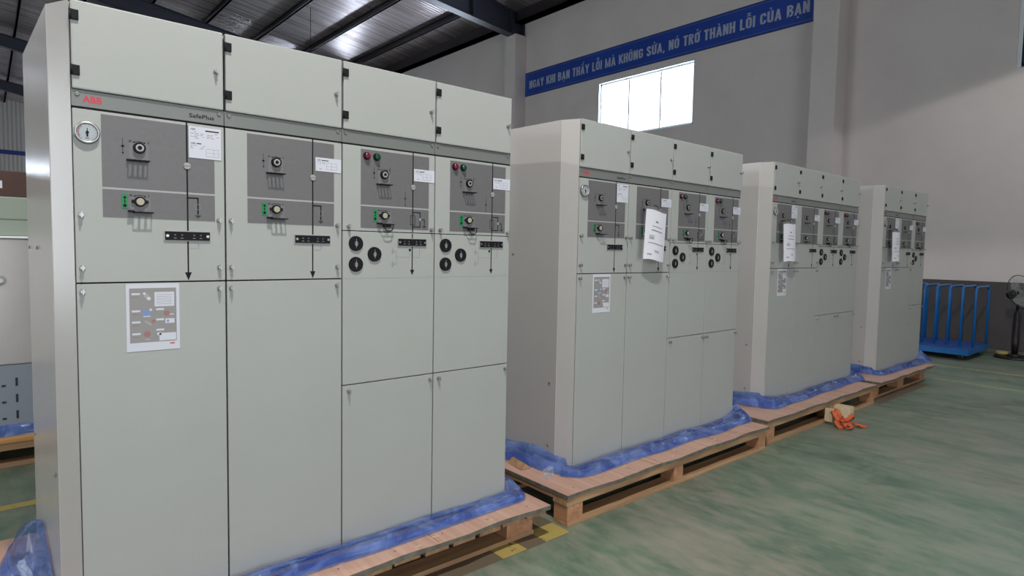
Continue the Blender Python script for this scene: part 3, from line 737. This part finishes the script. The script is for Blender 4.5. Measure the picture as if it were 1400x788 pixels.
CABS = [((0, 0, 0), 0., 4), ((2.2091, .0588, -.0), .0095, 4), ((4.4275, .1106, .0136), .0022, 4), ((6.6041, .0616, .0101), -.0075, 3)]
LAB = ['nearest and largest grey switchgear cabinet, four bays, filling the left of the view',
       'second grey switchgear cabinet from the viewer, its pouch hanging on the second bay',
       'third grey switchgear cabinet from the viewer, four bays wide, below the wall pillar',
       'farthest grey switchgear cabinet, three bays wide, beside the blue trolley']
roots = [cabinet(LAB[i], *CABS[i][:2], CABS[i][2]) for i in range(4)]
def on_front(i, x, y, z):
    (a, b, c), r, n = CABS[i]; return Vector((a+x*math.cos(r)-y*math.sin(r), b+x*math.sin(r)+y*math.cos(r), c+z+Z0))

# instruction sheets taped under the first bay of every cabinet
def mk_sheet():
    b = MB(); b.box(0, .149, -.0012, 0, 0, .213, PAPER); y = -.0012
    b.rect(.009, .140, .027, .199, y, PAPERG, .0003); y = -.0015
    for z in (.178, .124, .089, .052): b.rect(.015, .038, z, z+.006, y, PAPER, .0002); b.rect(.015, .034, z-.008, z-.006, y, REDF, .0002)
    for z in (.128, .095, .062): b.rect(.082, .104, z, z+.006, y, PAPER, .0002)
    b.rect(.078, .134, .140, .186, y, PAPER, .0002)
    for k in range(6): b.rect(.083, .128, .147+k*.006, .148+k*.006, y-.0002, PRINT, .0001)
    b.disc(.056, .174, .007, y, KNOBP, .0002, 8); b.disc(.062, .166, .006, y, PAPER, .0003, 8); b.disc(.05, .182, .004, y, PAPER, .0003, 8)
    b.rect(.044, .064, .112, .130, y, BLUEP, .0002); b.disc(.067, .130, .004, y, PAPER, .0003, 8); b.rect(.046, .066, .108, .111, y, PAPER, .0003)
    b.tri([(.048, .094), (.066, .080), (.070, .083), (.052, .097)], y, KNOBP, .0002); b.disc(.074, .093, .006, y, REDF, .0002, 10); b.disc(.056, .053, .010, y, REDF, .0002, 12); b.rect(.05, .064, .034, .038, y, KNOBP, .0002)
    b.disc(.112, .117, .009, y, REDF, .0002, 10); b.rect(.120, .132, .112, .115, y, PAPER, .0002)
    b.rect(.108, .134, .085, .100, y, PAPER, .0002); b.rect(.112, .118, .088, .096, y-.0002, BLUEP, .0001); b.rect(.09, .138, .030, .054, y, PAPER, .0002); b.rect(.084, .096, .048, .056, y, PAPER, .0002)
    text_mb(b, 'ABB', .119, .134, .0165, .0225, -.0014, REDP, bold=.04)
    return b.build('instruction_sheet')
me = cached('sheet', mk_sheet)
SL = ['printed instruction sheet taped under the first bay of the nearest cabinet', 'printed instruction sheet taped on the second cabinet, under its first bay',
      'printed instruction sheet on the third cabinet, below its hanging pouch', 'printed instruction sheet on the farthest cabinet, below its hanging pouch']
for i in range(4):
    o = link('instruction_sheet', me, None, on_front(i, .127, -.0005, .852)); o.rotation_euler = (0, 0, CABS[i][1]); tag(o, SL[i], 'paper sheet', 'instruction sheets taped to the cabinets')

# clear document pouches hanging from the shafts
def mk_pouch():
    t = MB(); nx, nz = 10, 14; w, h = .212, .315
    def P(u, v, off):
        return (u*w-w/2, -.012-.016*math.sin(u*math.pi)*(1-v*.4)-off-.012*(1-v)*math.sin(u*2.4+.4), -h+v*h+.004*math.sin(u*6))
    for off, mt, u0, u1, v0, v1 in ((.0075, PAPERW, .03, .97, .02, .95), (.003, CLEAR, 0, 1, 0, 1)):
        vs = [P(u0+(u1-u0)*i/nx, v0+(v1-v0)*j/nz, off) for j in range(nz+1) for i in range(nx+1)]
        t.add(vs, [(j*(nx+1)+i, j*(nx+1)+i+1, (j+1)*(nx+1)+i+1, (j+1)*(nx+1)+i) for j in range(nz) for i in range(nx)], mt, True)
    r = random.Random(3)
    def strip(u0, u1, v, hgt, mt=PRINT):
        n = 6
        for k in range(n):
            a, c = u0+(u1-u0)*k/n, u0+(u1-u0)*(k+1)/n
            q = [P(a, v, .0088), P(c, v, .0088), P(c, v+hgt, .0088), P(a, v+hgt, .0088)]
            t.face([(x, y, z) for x, y, z in q], mt)
    strip(.42, .54, .72, .03); strip(.3, .72, .64, .012, GREYP); strip(.26, .76, .56, .016); strip(.2, .36, .42, .006, GREYP)
    for v in (.40, .43, .46): strip(.18, .38, v, .008, MIMICL)
    strip(.16, .86, .32, .014, GREYP); strip(.4, .62, .19, .01, GREYP); strip(.42, .6, .165, .01, GREYP); strip(.14, .3, .1, .03, WHITEL)
    # top seam and hook
    vs = []
    for k in range(nx): t.face([P(k/nx, .955, .0085), P((k+1)/nx, .955, .0085), P((k+1)/nx, .99, .0085), P(k/nx, .99, .0085)], MIMICL)
    t.tube([(0, -.03, -.004), (0, -.026, .01), (0, -.012, .018), (0, .0, .018)], .0022, BLACK, n=6)
    return t.build('document_pouch', recalc=False)
me = cached('pouch', mk_pouch)
for i, x, z, r, lab in ((1, .626, 1.452, .09, 'clear pouch of documents hanging askew on the second cabinet, second bay'),
                     (2, .188, 1.437, -.055, 'clear pouch of documents hanging on the first bay of the third cabinet'),
                     (3, .20, 1.446, -.06, 'clear pouch of documents hanging on the farthest cabinet')):
    o = link('document_pouch', me, None, on_front(i, x, -.027, z)); o.rotation_euler = (0, r, CABS[i][1]); tag(o, lab, 'document pouch', 'clear document pouches on the cabinets')

# ------------------------------------------------------------------ pallets
def ply(t, x0, x1, y0, y1, top, th=.02):
    b = MB(); n = 26; r = random.Random(x0)
    fr = [(x0+(x1-x0)*k/n, y0+.006*math.sin(k*.9+x0*3)+.004*r.uniform(-1, 1)) for k in range(n+1)]
    rt_ = [(x1+.003*math.sin(k*1.3), y0+(y1-y0)*k/8) for k in range(1, 8)]
    poly = fr+rt_+[(x1, y1), (x0, y1)]
    area_ok = poly
    vs = [(x, y, top) for x, y in poly]+[(x, y, top-th+.002*math.sin(x*9)) for x, y in poly]; m = len(poly)
    b.add(vs, [tuple(range(m))], PLY); b.add(vs, [tuple(range(2*m-1, m-1, -1))], PLYE); b.add(vs, [(k, m+k, m+(k+1) % m, (k+1) % m) for k in range(m)], PLYE)
    # seams between sheets and nail heads
    for fx in (.36, .7):
        xx = x0+(x1-x0)*fx; b.box(xx-.0012, xx+.0012, y0+.01, y1-.01, top, top+.0006, CARD)
    for k in range(9):
        xx = x0+.1+(x1-x0-.2)*k/8; yy = y0+.05+.02*r.random(); b.cyl((xx, yy, top-.002), (xx, yy, top+.0012), .003, DARKP, n=8)
    for k in range(7):
        xx = r.uniform(x0+.1, x1-.1); yy = r.uniform(y0+.03, y0+.1); b.box(xx, xx+r.uniform(.015, .04), yy, yy+.008, top, top+.0015, WOODW)
    return b.build('deck_sheet', t)
def pallet_a(label, x0, x1, y0, y1, top, mid):
    """stringer pallet with front board, blocks and floor boards"""
    t = thing('wooden_pallet', label, 'pallet', (x0, y0, 0), 0, 'wooden pallets under the switchgear cabinets'); T = top+Z0; L = x1-x0; D = y1-y0
    ply(t, 0, L, 0, D, T-.0017, .0190)
    for y in (.012, D/2-.05, D-.11):
        b = MB(); b.box(.004, L-.004, y, y+.1, T-.062, T-.0212, WOODX, .003); b.build('stringer_board', t)
        b = MB(); b.box(.01, L-.01, y, y+.1, .0, .022, WOODX, .003); b.build('bottom_board', t)
        for xx, ww in ((.01, .11), (mid-.05, .09), (L-.10, .09)):
            b = MB(); b.box(xx, xx+ww, y+.002, y+.098, .0221, T-.0621, WOODZ, .003); b.build('block', t)
    for xx in (.004, L*.25, L*.5, L*.75, L-.11):
        b = MB(); b.box(xx, xx+.1, .115, D/2-.055, T-.045, T-.0212, WOODY, .002); b.build('cross_board', t)
    return t
def pallet_b(label, x0, x1, y0, y1, top):
    """pallet whose slats run front to back over set-back blocks"""
    t = thing('wooden_pallet', label, 'pallet', (x0, y0, 0), 0, 'wooden pallets under the switchgear cabinets'); T = top+Z0; L = x1-x0; D = y1-y0
    ply(t, 0, L, 0, D, T-.0017, .0195)
    n = int(L/.135); pw = L/n; r = random.Random(5)
    for k in range(n):
        b = MB(); a = k*pw+.006; b.box(a, a+pw-.014-.012*r.random(), .012+.012*r.random(), D-.012, T-.045, T-.0215, WOODY, .002); b.build('slat', t)
    for y in (.085, D/2-.05, D-.15):
        for xx in (.03, L/2-.07, L-.19):
            b = MB(); b.box(xx, xx+.16, y, y+.1, .022, T-.0455, WOODZ, .003); b.build('block', t)
        b = MB(); b.box(.02, L-.02, y, y+.1, 0, .0215, WOODX, .003); b.build('bottom_board', t)
    return t
pallet_b('pallet with ragged plywood top under the nearest cabinet, front boards set back', -.26, 1.79, -.2, .9, 0)
pallet_a('pallet with long front opening under the second cabinet', 1.93, 3.92, -.185, .98, 0, .95)
pallet_a('pallet under the third cabinet, orange strap beside it', 3.99, 6.03, -.15, 1., .0136, 1.10)
pallet_b('thin pallet under the farthest cabinet, ending near the yellow floor lines', 6.16, 7.74, -.145, .98, .0101)

# ------------------------------------------------------------------ blue film around the cabinet feet
def film(label, i, seed, bulge=None, edges=(.07, .06), wf=.105, hf=.022):
    """crumpled skirt following left side, front and right side of cabinet i"""
    (cx, cy, cz), rz, n = CABS[i]; L = n*W
    o = thing('x', 'x', 'x'); bpy.data.objects.remove(o)
    path = []
    def seg(a, b, m):
        for k in range(m): path.append((Vector(a).lerp(Vector(b), k/m)))
    seg((-.078, .72), (-.052, .09), 26); seg((-.052, .09), (-.004, -.004), 8); seg((-.004, -.004), (L+.004, -.004), 40*n//2); seg((L+.004, -.004), (L+.052, .09), 8); seg((L+.052, .09), (L+.076, .6), 20); path.append(Vector((L+.076, .6)))
    m = len(path); nv = 16; vs = []; s = 0
    for k, p in enumerate(path):
        d = (path[min(k+2, m-1)]-path[max(k-2, 0)]).normalized(); nrm = Vector((d.y, -d.x))
        if k: s += (p-path[k-1]).length
        base = (wf, hf)
        side = p.y > .02
        wd, ht = (edges if side else base)
        if bulge:
            for (bx, by, br, bw, bh) in bulge:
                g = math.exp(-((p.x-bx)**2+(p.y-by)**2)/br**2); wd += bw*g; ht += bh*g
        wd *= 1+.28*noise.noise((s*2.2, seed, 0)); ht *= 1+.45*noise.noise((s*3.1, seed+9, 0))
        for j in range(nv+1):
            v = j/nv
            off = .002+wd*(v**.8)
            z = ht*(1-v)*(1+.25*math.sin(v*math.pi*2+s*4))+.22*ht*math.sin(v*math.pi)
            cr = noise.noise((s*9, v*2.2+seed, 2.)); cr2 = abs(noise.noise((s*5+v*4, v*5-s*2, seed*1.7)))
            amp = math.sin(min(1, v*1.15)*math.pi)
            z += amp*.016*(1-min(1, 3*abs(noise.noise((s*3.5+v*2, v*7-s, seed+31)))))**2
            z += amp*(.008*cr+.022*cr2*min(1, wd/.1))
            off += amp*.012*noise.noise((s*7, v*3, seed+4))
            q = p+nrm*off
            vs.append((q.x, q.y, max(.0035+.0015*abs(cr), z+.004)))
    b = MB(); b.add(vs, [(k*(nv+1)+j, k*(nv+1)+j+1, (k+1)*(nv+1)+j+1, (k+1)*(nv+1)+j) for k in range(m-1) for j in range(nv)], FILM, True)
    # second loose fold lying over the first
    vs2 = []
    for k in range(m):
        for j in range(5):
            x, y, z = vs[k*(nv+1)+nv-4+j]; x2, y2, z2 = vs[k*(nv+1)+nv-8+j]
            f = .35; vs2.append((x*(1-f)+x2*f, y*(1-f)+y2*f, z+.006+.009*abs(noise.noise((k*.13, j*.5, seed+20)))))
    b.add(vs2, [(k*5+j, k*5+j+1, (k+1)*5+j+1, (k+1)*5+j) for k in range(m-1) for j in range(4)], FILM, True)
    o = b.build('plastic_film', recalc=False); o.location = (cx, cy, cz+Z0); o.rotation_euler = (0, 0, rz)
    tag(o, label, 'plastic film', 'blue plastic film round the cabinet feet'); return o
film('blue plastic film crumpled round the foot of the nearest cabinet', 0, 1.3, [(-.08, .5, .2, .05, .10), (1.72, .0, .07, .01, .02)])
film('blue plastic film round the foot of the second cabinet', 1, 5.1, [(-.07, .45, .2, .03, .0), (1.70, .02, .12, .02, .04)], edges=(.10, .055), hf=.02, wf=.125)
film('blue plastic film bunched round the foot of the third cabinet', 2, 8.7, [(-.03, .03, .16, .02, .03), (-.08, .4, .3, .02, .03), (1.7, .0, .08, .01, .03)], edges=(.09, .04), hf=.026, wf=.11)
film('blue plastic film round the foot of the farthest cabinet', 3, 12.2, [(1.29, .0, .07, .03, .07)], hf=.026, wf=.10)

# ------------------------------------------------------------------ things on and by the pallets
b = MB()
for a, c, d, e in ((0, .06, 0, .004), (0, .06, .046, .05), (0, .004, 0, .05), (.056, .06, 0, .05)): b.box(a, c, 0, .03, d, e, CLEAR, .0008)
o = b.build('plastic_clip'); o.location = (2.0, .03, Z0+.001); o.rotation_euler = (0, 0, .3); tag(o, 'small clear plastic channel standing on the pallet of the second cabinet', 'plastic clip')
b = MB(); b.prism([(0, 0), (.06, 0), (.03, .028)], 1, 0, .14, WOODX); o = b.build('wood_wedge'); o.location = (1.98, .22, Z0+.001); o.rotation_euler = (0, 0, -.15)
tag(o, 'small wooden wedge lying on the pallet behind the clear plastic channel', 'wood wedge', 'loose wood wedges about the pallets')
b = MB(); b.prism([(0, 0), (.10, 0), (.098, .095), (.025, .10)], 1, 0, .13, WOODW); o = b.build('wood_wedge'); o.location = (5.13, -.26, .026); o.rotation_euler = (0, 0, .06)
tag(o, 'pale wedge block jutting from the pallet right of the orange strap', 'wood wedge', 'loose wood wedges about the pallets')
b = MB(); b.prism([(0, 0), (.036, 0), (.034, .105), (.003, .105)], 1, 0, .06, WOODW); o = b.build('wood_wedge'); o.location = (4.93, -.205, .024); o.rotation_euler = (0, 0, .0)
tag(o, 'narrow pale wedge block in the pallet opening left of the orange strap', 'wood wedge', 'loose wood wedges about the pallets')
b = MB(); r = random.Random(11)
def loop(cx, cy, R, tilt, z, a0, a1, sx=1.):
    pts = []
    for k in range(18):
        a = a0+(a1-a0)*k/17; pts.append((cx+R*sx*math.cos(a), cy+R*math.sin(a), max(.012, z+tilt*math.sin(a)+.01*math.sin(3*a))))
    b.tube(pts, .004, STRAP, n=8, flat=.016)
loop(0, 0, .05, .03, .05, 0, 5.6); loop(.05, -.02, .045, -.03, .06, 1, 6.5, 1.3); loop(-.03, -.05, .04, .02, .035, 2, 7.5, 1.2); loop(.04, -.08, .05, .01, .02, -1, 3.4); loop(.0, .03, .04, .04, .08, 0, 5); loop(-.04, .0, .035, .02, .03, 0, 6)
b.tube([(.0, .06, .125), (.0, .03, .12), (.01, .02, .09), (.0, .0, .05)], .004, STRAP, n=8, flat=.016); b.tube([(.06, -.07, .03), (.09, -.10, .02), (.10, -.13, .014), (.085, -.15, .014)], .004, STRAP, n=8, flat=.014)
o = b.build('lashing_strap'); o.location = (4.96, -.265, .0); tag(o, 'tangled orange lashing strap on the floor by the third pallet', 'strap')

# ------------------------------------------------------------------ blue platform trolley
t = thing('platform_trolley', 'blue platform trolley with a row of tall hoops against the dark dado', 'trolley', (9.59, -.02, 0))
D0, D1 = .105, .150
b = MB(); b.box(0, 1.06, 0, 1.05, D0, D1, BLUED, .008); b.build('platform', t)
b = MB(); b.box(.0, 1.06, -.004, .004, D0-.03, D1, BLUEM); b.box(-.004, .004, 0, 1.05, D0-.03, D1, BLUEM); b.build('edge_rail', t)
for k in range(6):
    y = .03+.15*k; H0 = .965; R = .07; pts = [(.36, y, D1)]
    for q in range(7): a = math.pi-q*math.pi/12; pts.append((.36+R+R*math.cos(a), y, H0-R+R*math.sin(a)))
    for q in range(7): a = math.pi/2-q*math.pi/12; pts.append((1.03-R+R*math.cos(a), y, H0-R+R*math.sin(a)))
    pts.append((1.03, y, D1)); b = MB(); b.tube(pts, .017, BLUEM, n=10); b.build('hoop', t)
for x in (.12, .94):
    for y in (.1, .92):
        b = MB(); b.box(x-.035, x+.035, y-.03, y+.03, .085, D0, ZINC); b.box(x-.03, x+.03, y-.022, y-.017, .03, .09, ZINC); b.box(x-.03, x+.03, y+.017, y+.022, .03, .09, ZINC)
        o = b.build('caster', t); c = MB(); c.cyl((x, y-.015, .042), (x, y+.015, .042), .042, RUBBER, n=20); c.cyl((x, y-.016, .042), (x, y+.016, .042), .02, ZINC, n=14); c.build('wheel', o)

# ------------------------------------------------------------------ pedestal fan
t = thing('pedestal_fan', 'dark pedestal fan by the wall at the right edge', 'fan', (10.5, -.34, 0))
b = MB(); b.cyl((0, 0, 0), (0, 0, .03), .23, DARKP, .21, n=36); b.cyl((0, 0, .03), (0, 0, .06), .09, DARKP, .05, n=24); b.build('base', t)
b = MB(); b.cyl((0, 0, .05), (0, 0, .30), .036, DARKP, .045, n=18); b.cyl((0, 0, .30), (0, 0, .62), .045, DARKP, .040, n=18); b.cyl((0, 0, .62), (0, 0, .67), .040, DARKP, .02, n=18); b.cyl((0, 0, .67), (0, 0, .82), .016, DARKP, n=12); b.build('stand', t)
head = bpy.data.objects.new('fan_head', None)
HZ = .90; ax = Vector((-.45, -.80, .28)).normalized()   # the way the fan faces
rotm = ax.to_track_quat('Z', 'Y').to_matrix()
def TR(v): q = rotm @ Vector(v); return (q.x, q.y, q.z+HZ)
def tr_build(b, name): b.v = [TR(v) for v in b.v]; return b.build(name, t)
b = MB(); b.cyl((0, 0, -.13), (0, 0, .02), .06, DARKP, .075, n=20); b.cyl((0, 0, -.15), (0, 0, -.13), .035, DARKP, .06, n=20); tr_build(b, 'motor')
b = MB(); n = 16
for k in range(3):
    a0 = k*2*math.pi/3; vs = []
    for i in range(9):
        rr = .035+.165*i/8
        for j in range(7):
            a = a0+(j/6-.35)*(1.25+.25*math.sin(i/8*math.pi)); vs.append((rr*math.cos(a), rr*math.sin(a), .05+.03*(j/6-.5)*(.5+i/8)))
    b.add(vs, [(i*7+j, i*7+j+1, (i+1)*7+j+1, (i+1)*7+j) for i in range(8) for j in range(6)], GUARD, True)
b.cyl((0, 0, .03), (0, 0, .075), .038, GUARD, .03, n=20); tr_build(b, 'blades')
b = MB()
for sgn, zc in ((1, .05), (-1, .05)):
    for k in range(40):
        a = 2*math.pi*k/40; pts = [(rr*math.cos(a), rr*math.sin(a), zc+sgn*(.055*math.sqrt(max(0, 1-(rr/.232)**2)))) for rr in (.03, .08, .13, .18, .22, .232)]
        b.tube(pts, .0011, ZINC, n=4)
b.torus((0, 0, .05), .234, .005, DARKP, axis='z', n=40); b.torus((0, 0, .09), .15, .0016, ZINC, axis='z', n=32, k=5); b.cyl((0, 0, .103), (0, 0, .109), .035, ZINC, n=20)
tr_build(b, 'guard')
b = MB(); b.torus((0, 0, .026), .052, .024, YTAPE, axis='z', n=28, k=10); o = b.build('tape_roll'); o.location = (10.5, -.20, 0.031); tag(o, 'yellowish tape roll lying on the fan base', 'tape roll')

# ------------------------------------------------------------------ second row seen past the left edge
t = thing('wooden_pallet', 'orange toned pallet of the row behind, at the left edge', 'pallet', (-1.9, 2.46, 0))
b = MB(); b.box(0, 2.5, 0, 1.2, .15, .182, WOODO, .003); b.build('deck_sheet', t)
b = MB(); b.box(0, 2.5, .01, .11, .105, .1495, WOODX, .003); b.build('stringer_board', t)
b = MB(); b.box(0, 2.5, .01, .11, 0, .03, WOODX, .003); b.build('bottom_board', t)
for x in (.02, 1.2, 2.36):
    b = MB(); b.box(x, x+.12, .02, .11, .0301, .1049, WOODZ, .003); b.build('block', t)
for y in (.5, 1.05):
    b = MB(); b.box(0, 2.5, y, y+.1, 0, .1495, WOODX, .003); b.build('stringer_board', t)
t = thing('metal_cabinet', 'satin steel cabinet with a slate lower box in the row behind', 'cabinet', (-1.8, 2.52, .183))
b = MB(); b.box(0, 2.25, .0, .85, .0, .43, SLATE, .004); b.build('lower_box', t)
b = MB()
for k in range(3):
    for xx, w in ((1.72, .012), (1.655, .02)): b.box(xx, xx+w, -.002, .002, .10+k*.1, .15+k*.1 if w < .02 else .112+k*.1, DARKP)
b.build('vent_slots', t)
b = MB(); b.box(0, 2.25, -.005, .85, .432, 1.19, TANK, .006); b.build('body', t)
b = MB(); b.box(-.01, 2.26, -.02, .86, 1.19, 1.203, WFRAME, .003); b.build('top_plate', t)
b = MB(); b.cyl((1.665, -.005, .94), (1.665, -.012, .94), .03, ZINC, n=20); b.cyl((1.665, -.012, .94), (1.665, -.03, .94), .015, CHROME, n=6); b.build('bolt', t)
t = thing('green_cabinet_top', 'pale green steel box on the satin steel cabinet', 'box', (-1.8, 2.56, .183+1.204))
b = MB(); b.box(0, 2.25, 0, .7, 0, .235, PALEG, .006); b.build('body', t)
b = MB(); b.box(.02, 2.23, -.004, 0, .1, .104, MIMICL); b.build('seam', t)
t.name = 'steel_box'
t = thing('cardboard_box', 'dark brown cardboard box on top of the pale green steel box', 'box', (-1.2, 2.6, .183+1.204+.236))
b = MB(); b.box(0, 1.6, 0, .5, 0, .155, CARD, .006); b.build('carton', t)
b = MB(); b.box(1.02, 1.09, -.002, 0, .05, .095, PAPER); b.build('label', t)
b = MB(); m, nv = 60, 8; vs = []
for k in range(m+1):
    for j in range(nv+1):
        x = -1.85+2.3*k/m; v = j/nv; vs.append((x, 2.515-.03*v, max(.004, .07*(1-v)+.02*abs(noise.noise((x*9, v*3, 3)))*math.sin(v*3.1))+.182))
b.add(vs, [(k*(nv+1)+j, k*(nv+1)+j+1, (k+1)*(nv+1)+j+1, (k+1)*(nv+1)+j) for k in range(m) for j in range(nv)], FILM, True)
o = b.build('plastic_film', recalc=False); tag(o, 'blue plastic film at the foot of the satin steel cabinet in the row behind', 'plastic film')

# ------------------------------------------------------------------ daylight
def area(x, y, z, sx, sy, rot, e, col=(.76, .89, 1.)):
    L = bpy.data.lights.new('daylight', 'AREA'); L.shape = 'RECTANGLE'; L.size = sx; L.size_y = sy; L.energy = e; L.color = col
    o = bpy.data.objects.new('daylight', L); COL.objects.link(o); o.location = (x, y, z); o.rotation_euler = rot; return o
HP = math.pi/2
for a, c in wins: area(XW+.25, (a+c)/2, (WZ0+WZ1)/2, WZ1-WZ0, c-a, (0, HP, 0), 650)
area(XW+.25, sum(cw)/2, 4.9, 1.3, 1.8, (0, HP, 0), 60, (.5, .8, 1))
area(-.5, YN-.3, 2.2, 7, 4.4, (HP, 0, 0), 300, (.95, .97, 1.))
area(XL-.3, 9, 2.5, 5, 6, (0, -HP, 0), 500, (.9, .95, 1.))
area(-6.3, YF+.4, 4.2, 5.4, 3.4, (-HP, 0, 0), 900, (.72, .84, 1.))
w = bpy.data.worlds.new('world'); SC.world = w; w.use_nodes = True
bg = w.node_tree.nodes['Background']; bg.inputs[0].default_value = (.85, .92, 1, 1); bg.inputs[1].default_value = 4.
SC.cycles.max_bounces = 10; SC.cycles.diffuse_bounces = 5; SC.cycles.transparent_max_bounces = 16
SC.cycles.use_denoising = True
SC.cycles.sample_clamp_indirect = 6
SC.view_settings.view_transform = 'Standard'; SC.view_settings.look = 'None'; SC.view_settings.gamma = 1; SC.view_settings.exposure = -.74
SC.view_settings.use_curve_mapping = False
